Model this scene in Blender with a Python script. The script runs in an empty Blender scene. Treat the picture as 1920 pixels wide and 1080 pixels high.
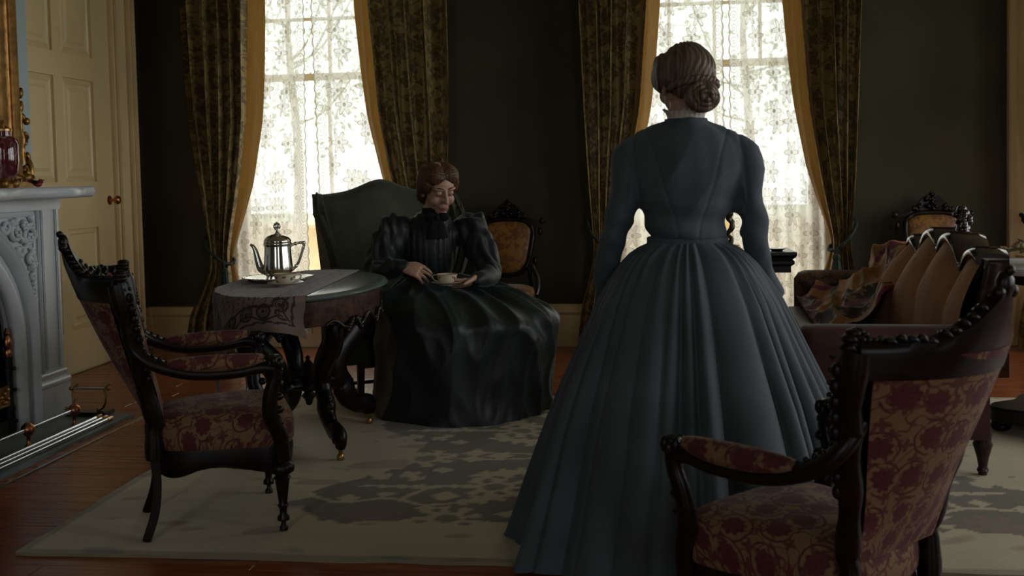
import bpy, bmesh, math, random
import numpy as np
from mathutils import Vector, Matrix
from math import sin, cos, pi, radians, sqrt, atan2

# ---------------------------------------------------------------- camera
sc = bpy.context.scene
COL = sc.collection
_psi, _pit, _rol = radians(6.9), radians(2.75), radians(1.25)
_f0 = Vector((-sin(_psi), cos(_psi), 0)); _r0 = Vector((cos(_psi), sin(_psi), 0)); _z = Vector((0, 0, 1))
_fw = _f0 * cos(_pit) - _z * sin(_pit); _up = _f0 * sin(_pit) + _z * cos(_pit)
_R = _r0 * cos(_rol) - _up * sin(_rol); _U = _up * cos(_rol) + _r0 * sin(_rol)
cd = bpy.data.cameras.new('camera'); cam = bpy.data.objects.new('camera', cd); COL.objects.link(cam)
cam.matrix_world = Matrix(((_R.x, _U.x, -_fw.x, 0), (_R.y, _U.y, -_fw.y, 0), (_R.z, _U.z, -_fw.z, 1.18), (0, 0, 0, 1)))
cd.sensor_width = 36; cd.lens = 36.99; cd.shift_y = -116 / 1920; cd.clip_start = .02
cd.dof.use_dof = True; cd.dof.focus_distance = 4.7; cd.dof.aperture_fstop = 5.6
sc.camera = cam

# ---------------------------------------------------------------- sky and daylight
BACK, LEFT, RIGHT, FRONT, CEIL = 7.2, -3.52, 4.75, -2.6, 3.8
WINX = (-2.17, .53, 3.2)              # window centres on the back wall
WZ0, WZ1, WHW = .27, 3.14, .66       # sill, head, half width of the openings
FILL_FWIN = ((-1.7, .40), (1.9, .40))       # unseen windows added behind the camera for fill light: centre, half width
FILL_RWIN = ((1.7, .8), (3.95, .8), (6.1, .8))       # unseen windows added in the right wall to light door, hearth and rug
world = bpy.data.worlds.new('overcast_sky'); sc.world = world; world.use_nodes = True
_bg = world.node_tree.nodes['Background']
_bg.inputs[0].default_value = (.96, .985, 1.0, 1); _bg.inputs[1].default_value = 3.9
def portal(name, loc, rot, sx, sy):
    l = bpy.data.lights.new(name, 'AREA'); l.shape = 'RECTANGLE'; l.size = sx; l.size_y = sy
    l.cycles.is_portal = True
    o = bpy.data.objects.new(name, l); COL.objects.link(o); o.location = loc; o.rotation_euler = rot
for _x in WINX:
    portal('daylight_portal', (_x, BACK + .3, (WZ0 + WZ1) / 2), (-pi / 2, 0, 0), 2 * WHW, WZ1 - WZ0)
for _x, _h in FILL_FWIN:
    portal('daylight_portal', (_x, FRONT - .3, 2.0), (pi / 2, 0, 0), 2 * _h, 2.3)
for _y, _h in FILL_RWIN:
    portal('daylight_portal', (RIGHT + .3, _y, 2.0), (0, pi / 2, 0), 2.3, 2 * _h)
sc.view_settings.view_transform = 'Standard'; sc.view_settings.look = 'None'
sc.view_settings.gamma = 1; sc.view_settings.exposure = .2; sc.view_settings.use_curve_mapping = False

# ---------------------------------------------------------------- mesh helpers
RNG = np.random.default_rng(7)
def A(*v): return np.array(v, float)
def unit(v): v = np.asarray(v, float); return v / (np.linalg.norm(v) + 1e-12)
def spl(pts, n=8):
    """Catmull-Rom through the points (any dimension)."""
    P = np.asarray(pts, float); Q = np.vstack([2 * P[0] - P[1], P, 2 * P[-1] - P[-2]]); out = []
    for i in range(1, len(Q) - 2):
        p0, p1, p2, p3 = Q[i - 1:i + 3]
        for t in np.arange(n) / n:
            out.append(.5 * (2 * p1 + (p2 - p0) * t + (2 * p0 - 5 * p1 + 4 * p2 - p3) * t * t + (3 * p1 - p0 - 3 * p2 + p3) * t ** 3))
    out.append(P[-1]); return np.array(out)
def lerp(xs, ys, t): return np.interp(t, xs, ys)
def wn(p, f, seed, n=7):
    """smooth pseudo noise, about -1..1"""
    r = np.random.default_rng(seed); p = np.asarray(p, float); s = np.zeros(p.shape[:-1])
    for _ in range(n):
        k = r.normal(size=p.shape[-1]) * f; s = s + np.sin(p @ k + r.uniform(0, 6.28))
    return s / sqrt(n) / 1.2
def rotm(axis, ang): return np.array(Matrix.Rotation(ang, 3, axis if isinstance(axis, str) else Vector(axis)))
class M:
    def __init__(s): s.v = []; s.f = []; s.uv = []; s.n = 0
    def raw(s, V, F, UV=None, T=None):
        V = np.asarray(V, float)
        if T is not None: V = V @ np.asarray(T[0]).T + np.asarray(T[1])
        s.v.append(V); n = s.n
        for i, f in enumerate(F):
            s.f.append([n + k for k in f]); s.uv.append(UV[i] if UV else None)
        s.n += len(V); return s
    def grid(s, P, cu=False, cv=False, L=(1, 1), T=None, flip=False, uo=(0, 0)):
        P = np.asarray(P, float); nu, nv = P.shape[:2]; F = []; UV = []
        eu, ev = (nu if cu else nu - 1), (nv if cv else nv - 1)
        for i in range(eu):
            for j in range(ev):
                a, b = (i + 1) % nu, (j + 1) % nv
                f = [i * nv + j, a * nv + j, a * nv + b, i * nv + b]
                w = [(uo[0] + L[0] * x / eu, uo[1] + L[1] * y / ev) for x, y in ((i, j), (i + 1, j), (i + 1, j + 1), (i, j + 1))]
                if flip: f.reverse(); w.reverse()
                F.append(f); UV.append(w)
        return s.raw(P.reshape(-1, 3), F, UV, T)
    def tube(s, path, r, n=10, T=None, caps=True, ref=None):
        P = np.asarray(path, float); m = len(P)
        r = np.asarray(r, float)
        if r.ndim == 0: r = np.full(m, float(r))
        if r.ndim == 1: r = np.stack([r, r], 1)
        t = np.gradient(P, axis=0); t /= np.linalg.norm(t, axis=1)[:, None] + 1e-12
        a = unit(ref if ref is not None else (np.eye(3)[np.argmin(abs(t[0]))]))
        V = []
        for i in range(m):
            a = unit(a - t[i] * (a @ t[i])); b = np.cross(t[i], a)
            for k in range(n):
                q = 2 * pi * k / n; V.append(P[i] + a * cos(q) * r[i, 0] + b * sin(q) * r[i, 1])
        F = []
        for i in range(m - 1):
            for k in range(n):
                l = (k + 1) % n; F.append([i * n + k, i * n + l, (i + 1) * n + l, (i + 1) * n + k])
        if caps: F.append([k for k in range(n)][::-1]); F.append([(m - 1) * n + k for k in range(n)])
        seg = np.concatenate([[0], np.cumsum(np.linalg.norm(np.diff(P, axis=0), axis=1))]); per = 2 * pi * float(r.mean())
        UV = [[(per * x / n, seg[y]) for x, y in ((k, i), (k + 1, i), (k + 1, i + 1), (k, i + 1))] for i in range(m - 1) for k in range(n)]
        if caps: UV += [None, None]
        return s.raw(V, F, UV, T)
    def lathe(s, prof, n=24, T=None):
        pr = [(max(r, 1e-4), z) for r, z in prof]
        P = [[(r * cos(2 * pi * k / n), r * sin(2 * pi * k / n), z) for r, z in pr] for k in range(n)]
        return s.grid(P, cu=True, L=(1, 1), T=T)
    def ell(s, c, r, n=12, T=None, R=None):
        c = np.asarray(c, float); r = np.broadcast_to(np.asarray(r, float), 3); V = []; F = []
        m = max(5, n // 2)
        V.append((0, 0, 1))
        for i in range(1, m):
            for k in range(n):
                a, b = pi * i / m, 2 * pi * k / n; V.append((sin(a) * cos(b), sin(a) * sin(b), cos(a)))
        V.append((0, 0, -1)); e = len(V) - 1
        for k in range(n):
            l = (k + 1) % n; F.append([0, 1 + k, 1 + l]); F.append([e, 1 + (m - 2) * n + l, 1 + (m - 2) * n + k])
            for i in range(m - 2): F.append([1 + i * n + k, 1 + (i + 1) * n + k, 1 + (i + 1) * n + l, 1 + i * n + l])
        V = np.array(V) * r
        if R is not None: V = V @ np.asarray(R).T
        return s.raw(V + c, F, None, T)
    def box(s, lo, hi, T=None):
        (a, b, c), (d, e, f) = lo, hi
        V = [(a, b, c), (d, b, c), (d, e, c), (a, e, c), (a, b, f), (d, b, f), (d, e, f), (a, e, f)]
        return s.raw(V, [[3, 2, 1, 0], [4, 5, 6, 7], [0, 1, 5, 4], [1, 2, 6, 5], [2, 3, 7, 6], [3, 0, 4, 7]], None, T)
    def prism(s, poly, z0, z1, T=None):
        """poly: xy outline, counter-clockwise"""
        n = len(poly); V = [(x, y, z0) for x, y in poly] + [(x, y, z1) for x, y in poly]
        F = [list(range(n))[::-1], list(range(n, 2 * n))] + [[k, (k + 1) % n, n + (k + 1) % n, n + k] for k in range(n)]
        return s.raw(V, F, None, T)
    def build(s, name, mat=None, parent=None, smooth=45, bevel=0, origin=None, kind=None, seg=2):
        V = np.vstack(s.v)
        if origin is not None: V = V - np.asarray(origin, float)
        me = bpy.data.meshes.new(name); me.from_pydata(V.tolist(), [], s.f)
        if any(u is not None for u in s.uv):
            lay = me.uv_layers.new(name='UVMap'); flat = []
            for f, u in zip(s.f, s.uv):
                flat += [c for w in (u if u else [(0, 0)] * len(f)) for c in w]
            lay.data.foreach_set('uv', flat)
        if bevel:
            bm = bmesh.new(); bm.from_mesh(me)
            ed = [e for e in bm.edges if len(e.link_faces) == 2 and e.calc_face_angle(0) > radians(35)]
            bmesh.ops.bevel(bm, geom=ed, offset=bevel, segments=seg, affect='EDGES', clamp_overlap=True)
            bm.to_mesh(me); bm.free()
        return link(name, me, mat, parent, smooth, kind)
def link(name, me, mat=None, parent=None, smooth=45, kind=None):
    if smooth:
        me.polygons.foreach_set('use_smooth', [True] * len(me.polygons)); me.set_sharp_from_angle(angle=radians(smooth))
    o = bpy.data.objects.new(name, me); COL.objects.link(o)
    if mat is not None: me.materials.append(mat)
    if parent is not None: o.parent = parent
    if kind: o['kind'] = kind
    return o
def thing(name, label, cat, loc=(0, 0, 0), rz=0, group=None):
    o = bpy.data.objects.new(name, None); COL.objects.link(o); o.location = loc; o.rotation_euler = (0, 0, rz)
    o.empty_display_size = .1
    return tag(o, label, cat, group)
def tag(o, label, cat, group=None):
    o['label'] = label; o['category'] = cat
    if group: o['group'] = group
    return o
def struct(o): o['kind'] = 'structure'; return o
def dup(root, loc, rz, label, group=None):
    r = root.copy(); COL.objects.link(r); r.location = loc; r.rotation_euler = (0, 0, rz); r['label'] = label
    if group: r['group'] = group
    for ch in root.children:
        c = ch.copy(); COL.objects.link(c); c.parent = r
        for g in ch.children:
            d = g.copy(); COL.objects.link(d); d.parent = c
    return r
def share(o, parent, loc, rot=(0, 0, 0), name=None):
    c = bpy.data.objects.new(name or o.name.split('.')[0], o.data); COL.objects.link(c); c.parent = parent; c.location = loc; c.rotation_euler = rot
    return c
def fuse(m, voxel=.004, it=3):
    """melt the closed shapes of m into one continuous surface"""
    me = bpy.data.meshes.new('tmp'); me.from_pydata(np.vstack(m.v).tolist(), [], m.f)
    o = bpy.data.objects.new('tmp', me); COL.objects.link(o)
    r = o.modifiers.new('r', 'REMESH'); r.mode = 'VOXEL'; r.voxel_size = voxel
    if it:
        k = o.modifiers.new('s', 'SMOOTH'); k.factor = .5; k.iterations = it
    dg = bpy.context.evaluated_depsgraph_get(); out = bpy.data.meshes.new_from_object(o.evaluated_get(dg))
    bpy.data.objects.remove(o); bpy.data.meshes.remove(me); return out
def coords(me): a = np.empty(len(me.vertices) * 3); me.vertices.foreach_get('co', a); return a.reshape(-1, 3)
def setco(me, V): me.vertices.foreach_set('co', np.asarray(V).ravel()); me.update()
def normals(me): a = np.empty(len(me.vertices) * 3); me.vertices.foreach_get('normal', a); return a.reshape(-1, 3)

# ---------------------------------------------------------------- material helpers
class N:
    def __init__(s, name):
        s.m = bpy.data.materials.new(name); s.m.use_nodes = True; s.t = s.m.node_tree; s.t.nodes.clear()
        s.out = s.t.nodes.new('ShaderNodeOutputMaterial')
    def node(s, typ, **k):
        n = s.t.nodes.new('ShaderNode' + typ)
        for a, b in k.items(): setattr(n, a, b)
        return n
    def put(s, sock, v):
        if isinstance(v, bpy.types.NodeSocket): s.t.links.new(v, sock)
        elif v is not None:
            if sock.type == 'RGBA' and len(v) == 3: v = (*v, 1)
            sock.default_value = v
    def math(s, op, a, b=None, c=None, clamp=False):
        n = s.node('Math', operation=op, use_clamp=clamp); s.put(n.inputs[0], a); s.put(n.inputs[1], b); s.put(n.inputs[2], c); return n.outputs[0]
    def vec(s, op, a, b=None):
        n = s.node('VectorMath', operation=op); s.put(n.inputs[0], a)
        if op == 'SCALE': s.put(n.inputs['Scale'], b)
        else: s.put(n.inputs[1], b)
        return n.outputs['Value'] if op in ('LENGTH', 'DOT_PRODUCT', 'DISTANCE') else n.outputs[0]
    def sep(s, v): n = s.node('SeparateXYZ'); s.put(n.inputs[0], v); return n.outputs
    def comb(s, x, y, z=0): n = s.node('CombineXYZ'); s.put(n.inputs[0], x); s.put(n.inputs[1], y); s.put(n.inputs[2], z); return n.outputs[0]
    def tc(s, k='Object'): return s.node('TexCoord').outputs[k]
    def mapping(s, v, scale=(1, 1, 1), rot=(0, 0, 0), loc=(0, 0, 0)):
        n = s.node('Mapping'); s.put(n.inputs[0], v); n.inputs[1].default_value = loc; n.inputs[2].default_value = rot; n.inputs[3].default_value = scale; return n.outputs[0]
    def noise(s, v, scale, detail=3, rough=.5, col=False, dist=0):
        n = s.node('TexNoise'); s.put(n.inputs['Vector'], v); n.inputs['Scale'].default_value = scale; n.inputs['Detail'].default_value = detail
        n.inputs['Roughness'].default_value = rough; n.inputs['Distortion'].default_value = dist; return n.outputs['Color' if col else 0]
    def vor(s, v, scale, rnd=1, feature='F1', dim='2D'):
        n = s.node('TexVoronoi', feature=feature, voronoi_dimensions=dim); s.put(n.inputs['Vector'], v); n.inputs['Scale'].default_value = scale
        n.inputs['Randomness'].default_value = rnd; return n.outputs
    def step(s, v, lo, hi):
        n = s.node('MapRange', interpolation_type='SMOOTHSTEP'); s.put(n.inputs[0], v); n.inputs[1].default_value = lo; n.inputs[2].default_value = hi; return n.outputs[0]
    def mix(s, f, a, b):
        n = s.node('Mix', data_type='RGBA'); s.put(n.inputs[0], f); s.put(n.inputs[6], a); s.put(n.inputs[7], b); return n.outputs[2]
    def bump(s, h, strength=.3, dist=.01):
        n = s.node('Bump'); n.inputs['Strength'].default_value = strength; n.inputs['Distance'].default_value = dist; s.put(n.inputs['Height'], h); return n.outputs[0]
    def bsdf(s, col, rough=.5, metal=0, spec=.5, normal=None, **k):
        n = s.node('BsdfPrincipled'); s.put(n.inputs['Base Color'], col); s.put(n.inputs['Roughness'], rough); s.put(n.inputs['Metallic'], metal)
        s.put(n.inputs['Specular IOR Level'], spec)
        if normal is not None: s.put(n.inputs['Normal'], normal)
        for a, b in k.items(): s.put(n.inputs[a.replace('_', ' ')], b)
        return n.outputs[0]
    def end(s, sh): s.t.links.new(sh, s.out.inputs[0]); return s.m
def plain(name, col, rough=.5, metal=0, spec=.5, var=.15, vs=6, bs=0, bstr=.2, stretch=(1, 1, 1), **k):
    n = N(name); v = n.mapping(n.tc(), stretch); f = n.noise(v, vs, 4)
    lo = [c * (1 - var) for c in col]; hi = [min(1, c * (1 + var)) for c in col]
    c = n.mix(n.step(f, .3, .7), lo, hi)
    nm = n.bump(n.noise(v, bs, 3), bstr, .004) if bs else None
    return n.end(n.bsdf(c, rough, metal, spec, nm, **k))
def petals(n, uv, scale, rnd, count, r0, amp):
    """flower masks: returns (inside distance ratio, cell distance)"""
    vo = n.vor(uv, scale, rnd); d = vo['Distance']
    df = n.sep(n.vec('SUBTRACT', uv, vo['Position'])); th = n.math('ARCTAN2', df[1], df[0])
    rr = n.math('MULTIPLY_ADD', n.math('COSINE', n.math('MULTIPLY', th, float(count))), amp, r0)
    return n.math('SUBTRACT', rr, d), d

def mat_wood(name, dark, light, rough=.35, scale=(1, 8, 8), vs=5, coat=0, spec=.5):
    n = N(name); v = n.mapping(n.tc(), scale); f = n.noise(v, vs, 5, .6, dist=.6)
    c = n.mix(n.step(f, .3, .72), dark, light)
    return n.end(n.bsdf(c, rough, 0, spec, n.bump(f, .08, .003), Coat_Weight=coat, Coat_Roughness=.15))
W = {}
W['darkwood'] = mat_wood('carved_dark_walnut', (.004, .0028, .0022), (.013, .0075, .0055), .34, (3, 3, 10), spec=.28)
W['rosewood'] = mat_wood('polished_rosewood', (.010, .005, .004), (.035, .015, .010), .14, (3, 3, 10), coat=.6)
W['redwood'] = mat_wood('dark_mahogany', (.012, .005, .003), (.05, .018, .01), .28, (3, 3, 10))
W['tablewood'] = mat_wood('table_mahogany', (.03, .016, .012), (.10, .05, .036), .3, (2, 8, 8))
W['cream'] = plain('cream_paint', (.62, .46, .25), .45, var=.06, vs=3, bs=60, bstr=.04)
W['doorpaint'] = plain('door_cream_paint', (.66, .52, .28), .4, var=.05, vs=2, bs=40, bstr=.05)
W['casing'] = plain('casing_cream_paint', (.66, .50, .28), .42, var=.06, vs=3)
W['breast'] = plain('pale_blue_plaster', (.40, .50, .52), .75, var=.05, vs=3)
W['marble'] = plain('white_marble', (.60, .63, .65), .3, var=.07, vs=3.5, bs=30, bstr=.04)
W['slate'] = plain('grey_slate', (.17, .20, .19), .45, var=.15, vs=6)
W['iron'] = plain('black_iron', (.006, .006, .006), .5, .4, var=.2)
W['firebrick'] = plain('sooty_firebrick', (.012, .011, .010), .9, var=.3)
W['steel'] = plain('polished_steel', (.55, .58, .62), .22, 1, var=.08, vs=12)
W['copper'] = plain('copper', (.48, .20, .10), .3, 1, var=.15, vs=15)
W['brass'] = plain('aged_brass', (.42, .26, .09), .32, 1, var=.2, vs=15)
W['gilt'] = plain('gilt_gesso', (.30, .16, .05), .36, .85, var=.3, vs=22, bs=50, bstr=.3)
W['silver'] = plain('silver_plate', (.72, .69, .62), .16, 1, var=.06, vs=20, bs=45, bstr=.04)
W['china'] = plain('cream_china', (.62, .56, .44), .18, var=.04)
W['mirror'] = plain('old_mirror', (.55, .57, .56), .04, 1, var=.03)
W['plaster'] = plain('ceiling_plaster', (.62, .60, .54), .9, var=.04)
W['black'] = plain('black_lacquer', (.004, .004, .004), .25, var=.1)
W['brownfig'] = plain('dark_bronze', (.06, .05, .03), .35, .8, var=.3, vs=20)
W['green_tassel'] = plain('dark_green_cord', (.008, .022, .014), .75, var=.3, vs=60)
W['birdred'] = plain('red_glaze', (.22, .015, .02), .25, var=.3, vs=30)
def m_wall():
    n = N('olive_wallpaper'); v = n.tc(); f = n.noise(v, 2.2, 3); g = n.noise(n.mapping(v, (90, 90, 14)), 3, 2)
    c = n.mix(n.step(f, .3, .7), (.052, .046, .027), (.067, .059, .034))
    return n.end(n.bsdf(c, .8, 0, .25, n.bump(g, .12, .003)))
W['wall'] = m_wall()
def m_plank():
    n = N('red_pine_boards'); inf = n.node('ObjectInfo').outputs['Random']
    v = n.mapping(n.tc(), (.8, 14, 4)); v = n.vec('ADD', v, n.comb(n.math('MULTIPLY', inf, 17.), n.math('MULTIPLY', inf, 9.)))
    f = n.noise(v, 3.2, 5, .6, dist=.4)
    c = n.mix(n.step(f, .25, .75), (.16, .038, .014), (.34, .10, .035))
    c = n.mix(n.math('MULTIPLY', inf, .45), c, (.17, .042, .016))
    r = n.math('MULTIPLY_ADD', n.noise(n.tc(), 5, 3), .16, .16)
    return n.end(n.bsdf(c, r, 0, .5, n.bump(f, .05, .002)))
W['plank'] = m_plank()
def m_brocade(name, ground, leaf, hi, sheen=.3, trans=0):
    n = N(name); uv = n.tc('UV'); w = n.vec('ADD', uv, n.vec('SCALE', n.vec('SUBTRACT', n.noise(uv, 9, 2, col=True), (.5, .5, .5)), .055))
    ins, d = petals(n, w, 6.5, .75, 5, .30, .10); a = n.step(ins, -.02, .03)
    ins2, d2 = petals(n, n.vec('ADD', w, (.37, .21, 0)), 13., 1, 3, .24, .11); b = n.step(ins2, -.02, .03)
    vine = n.math('SUBTRACT', 1., n.step(n.math('ABSOLUTE', n.math('SUBTRACT', n.noise(w, 7.5, 1), .5)), .012, .03))
    m = n.math('MAXIMUM', n.math('MULTIPLY', n.math('MAXIMUM', a, b), .95), n.math('MULTIPLY', vine, .8))
    cut = n.step(n.math('ABSOLUTE', n.math('SUBTRACT', d, .2)), .0, .03)
    c = n.mix(n.math('MULTIPLY', m, n.math('MULTIPLY_ADD', cut, .5, .5)), ground, leaf)
    c = n.mix(n.math('MULTIPLY', n.step(n.noise(uv, 60, 2), .4, .7), .25), c, hi)
    b_ = n.bsdf(c, n.mix(m, (.42, .42, .42), (.6, .6, .6)), 0, .5, n.bump(m, .15, .002), Sheen_Weight=sheen, Sheen_Roughness=.4)
    if trans:
        t = n.node('BsdfTranslucent'); n.put(t.inputs[0], c); x = n.node('MixShader'); x.inputs[0].default_value = trans
        n.t.links.new(b_, x.inputs[1]); n.t.links.new(t.outputs[0], x.inputs[2]); b_ = x.outputs[0]
    return n.end(b_)
W['brocade'] = m_brocade('gold_brocade', (.34, .235, .085), (.10, .075, .032), (.42, .30, .11), .1, .05)
def m_lining():
    n = N('gold_lining'); c = n.mix(n.noise(n.mapping(n.tc('UV'), (30, 2, 1)), 4, 2), (.30, .15, .03), (.50, .28, .07))
    b = n.bsdf(c, .5, 0, .4, None, Sheen_Weight=.2); t = n.node('BsdfTranslucent'); n.put(t.inputs[0], c)
    x = n.node('MixShader'); x.inputs[0].default_value = .35; n.t.links.new(b, x.inputs[1]); n.t.links.new(t.outputs[0], x.inputs[2])
    return n.end(x.outputs[0])
W['lining'] = m_lining()
def m_medallion(name, tan, red, dk, sc_=11.):
    n = N(name); uv = n.tc('UV'); w = n.vec('ADD', uv, n.vec('SCALE', n.vec('SUBTRACT', n.noise(uv, 14, 2, col=True), (.5, .5, .5)), .02))
    ins, d = petals(n, w, sc_, .45, 9, .285, .03); fl = n.step(ins, -.02, .02)
    ring = n.math('SUBTRACT', 1., n.step(n.math('ABSOLUTE', n.math('SUBTRACT', d, .43)), .018, .04))
    gap = n.step(n.noise(n.vec('ADD', uv, (3.1, 1.7, 0)), 16, 1), .40, .46)
    ins2, d2 = petals(n, n.vec('ADD', w, (.043, .051, 0)), sc_ * 1.9, .8, 4, .25, .10); bud = n.step(ins2, -.02, .03)
    vine = n.math('SUBTRACT', 1., n.step(n.math('ABSOLUTE', n.math('SUBTRACT', n.noise(w, 19, 1), .5)), .012, .03))
    m = n.math('MAXIMUM', n.math('MAXIMUM', fl, n.math('MULTIPLY', ring, gap)), n.math('MAXIMUM', n.math('MULTIPLY', bud, .85), n.math('MULTIPLY', vine, .8)))
    mott = n.step(n.noise(uv, 70, 2), .38, .62)
    rc = n.mix(n.math('MULTIPLY', mott, .6), red, dk)
    c = n.mix(m, n.mix(n.math('MULTIPLY', mott, .3), tan, [x * .7 for x in tan]), rc)
    return n.end(n.bsdf(c, .75, 0, .3, n.bump(n.math('ADD', m, n.math('MULTIPLY', mott, .3)), .2, .002), Sheen_Weight=.08, Sheen_Roughness=.4))
W['medallion'] = m_medallion('red_medallion_velvet', (.20, .115, .058), (.095, .020, .020), (.055, .012, .013), 9.5)
W['goldchair'] = m_brocade('amber_brocade', (.26, .115, .02), (.12, .045, .010), (.3, .15, .03), .2)
W['green'] = plain('moss_green_velvet', (.040, .044, .022), .85, var=.2, vs=9, bs=90, bstr=.1, Sheen_Weight=.12, Sheen_Roughness=.4, Sheen_Tint=(.5, .6, .4, 1))
W['tuft'] = plain('copper_brown_velvet', (.33, .165, .085), .75, spec=.2, var=.15, vs=14, stretch=(1, 1, .2), Sheen_Weight=.08, Sheen_Roughness=.35, Sheen_Tint=(1, .5, .25, 1))
W['maroon'] = plain('maroon_velvet', (.06, .014, .012), .75, var=.25, vs=9, Sheen_Weight=.4, Sheen_Roughness=.4)
W['sofafab'] = m_brocade('dark_paisley_velvet', (.045, .020, .012), (.16, .075, .035), (.05, .02, .015), .04)
def m_throw():
    n = N('patchwork_velvet'); uv = n.tc('UV'); s_ = n.sep(uv)
    st = n.step(n.math('ABSOLUTE', n.math('SUBTRACT', n.math('FRACT', n.math('MULTIPLY', s_[0], 3.3)), .5)), .43, .46)
    ins, d = petals(n, uv, 9, .8, 6, .3, .1); fl = n.step(ins, -.03, .03)
    vo = n.vor(n.mapping(uv, (1, .6, 1)), 5, 1)['Color']
    k = n.sep(vo)[0]
    c = n.mix(n.step(k, .55, .65), (.030, .013, .006), (.30, .12, .025))
    c = n.mix(n.math('MULTIPLY', fl, .8), c, (.20, .12, .055)); c = n.mix(st, c, (.14, .012, .05))
    return n.end(n.bsdf(c, .65, 0, .25, None, Sheen_Weight=.06, Sheen_Roughness=.3, Sheen_Tint=(1, .7, .3, 1)))
W['throw'] = m_throw()
def m_lace():
    n = N('cream_lace'); uv = n.tc('UV'); s_ = n.sep(uv)
    ins, d = petals(n, uv, 5.2, .7, 6, .27, .11); edge = n.math('SUBTRACT', 1., n.step(n.math('ABSOLUTE', ins), .012, .05)); fl = n.step(ins, -.02, .02)
    core = n.step(d, .09, .06)
    ins2, d2 = petals(n, n.vec('ADD', uv, (.11, .07, 0)), 11, 1, 4, .25, .12); leaf = n.step(ins2, -.02, .03)
    vine = n.math('SUBTRACT', 1., n.step(n.math('ABSOLUTE', n.math('SUBTRACT', n.noise(uv, 8, 1), .5)), .01, .025))
    band = n.step(s_[0], .11, .085)
    rv = n.math('SUBTRACT', n.math('FRACT', n.math('MULTIPLY', s_[1], 12.5)), .5); ru = n.math('DIVIDE', n.math('SUBTRACT', s_[0], .045), .08)
    rad = n.math('SQRT', n.math('ADD', n.math('MULTIPLY', rv, rv), n.math('MULTIPLY', ru, ru)))
    ring = n.math('MULTIPLY', band, n.math('SUBTRACT', 1., n.step(n.math('ABSOLUTE', n.math('SUBTRACT', n.math('FRACT', n.math('MULTIPLY', rad, 4.)), .5)), .1, .25)))
    hem = n.step(s_[0], .018, .008)
    pat = n.math('MAXIMUM', n.math('MULTIPLY', edge, .9), n.math('MULTIPLY', fl, .45)); pat = n.math('MAXIMUM', pat, core)
    pat = n.math('MAXIMUM', pat, n.math('MULTIPLY', leaf, .28)); pat = n.math('MAXIMUM', pat, n.math('MULTIPLY', vine, .45))
    pat = n.math('MULTIPLY', pat, n.math('SUBTRACT', 1., band)); pat = n.math('MAXIMUM', pat, n.math('MAXIMUM', n.math('MULTIPLY', ring, .6), hem))
    al = n.math('MULTIPLY_ADD', pat, .13, .84)
    c = n.mix(pat, (.92, .885, .82), (.44, .38, .30))
    dif = n.node('BsdfDiffuse'); n.put(dif.inputs[0], c); tr = n.node('BsdfTranslucent'); n.put(tr.inputs[0], c)
    x = n.node('MixShader'); x.inputs[0].default_value = .43; n.t.links.new(dif.outputs[0], x.inputs[1]); n.t.links.new(tr.outputs[0], x.inputs[2])
    tp = n.node('BsdfTransparent'); y = n.node('MixShader'); n.put(y.inputs[0], al); n.t.links.new(tp.outputs[0], y.inputs[1]); n.t.links.new(x.outputs[0], y.inputs[2])
    return n.end(y.outputs[0])
W['lace'] = m_lace()
def m_glass():
    n = N('window_glass'); tp = n.node('BsdfTransparent'); tp.inputs[0].default_value = (.96, .98, .97, 1); g = n.node('BsdfGlossy'); g.inputs['Roughness'].default_value = .03
    x = n.node('MixShader'); x.inputs[0].default_value = .05; n.t.links.new(tp.outputs[0], x.inputs[1]); n.t.links.new(g.outputs[0], x.inputs[2]); return n.end(x.outputs[0])
W['glass'] = m_glass()
def m_attr(name, attr, rough=.9, bs=140, sheen=.2):
    n = N(name); a = n.node('Attribute', attribute_name=attr).outputs['Color']; f = n.noise(n.tc(), bs, 2)
    c = n.mix(n.math('MULTIPLY', f, .35), a, n.vec('SCALE', a, .72)); return n.end(n.bsdf(c, rough, 0, .25, n.bump(f, .3, .004), Sheen_Weight=sheen))
W['rug'] = m_attr('wool_rug', 'pattern'); W['runner'] = m_attr('runner_cloth', 'pattern', .85, 300)
def m_cloth(name, col, rough=.7, sheen=.3, var=.12, weave=350, tint=None, bstr=.12, slub=True):
    n = N(name); v = n.tc(); f = n.noise(v, 7, 4); g = n.noise(n.mapping(v, (weave, weave, weave * .25)), 1, 2)
    c = n.mix(n.step(f, .3, .7), [x * (1 - var) for x in col], [x * (1 + var) for x in col])
    return n.end(n.bsdf(c, rough, 0, .35, n.bump(n.math('ADD', g, n.math('MULTIPLY', n.noise(v, 26, 3), 1.2)), bstr, .004), Sheen_Weight=sheen, Sheen_Roughness=.45, Sheen_Tint=(*(tint or [min(1, x * 6) for x in col]), 1)))
W['bluewool'] = m_cloth('slate_blue_linen', (.068, .082, .094), .75, .2)
W['blacksilk'] = m_cloth('black_green_taffeta', (.014, .019, .018), .46, .12, tint=(.5, .7, .65))
W['blackcloth'] = m_cloth('black_silk_bodice', (.007, .009, .009), .5, .25, tint=(.4, .5, .5))
W['velvetblack'] = m_cloth('black_velvet', (.003, .003, .0035), .9, .2)
W['whitelinen'] = m_cloth('white_linen', (.55, .52, .44), .8, .2)
W['skin'] = plain('skin', (.42, .24, .17), .48, var=.07, vs=14, Subsurface_Weight=.12, Subsurface_Radius=(.02, .008, .004), Subsurface_Scale=.25)
W['lips'] = plain('lips', (.26, .09, .085), .4, var=.06)
def m_hair(name, dk, lt):
    n = N(name); v = n.tc('Object'); f = n.noise(n.mapping(v, (160, 20, 8)), 1., 4, .6, dist=.3)
    return n.end(n.bsdf(n.mix(n.step(f, .3, .7), dk, lt), .45, 0, .3, n.bump(f, .5, .004)))
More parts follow.
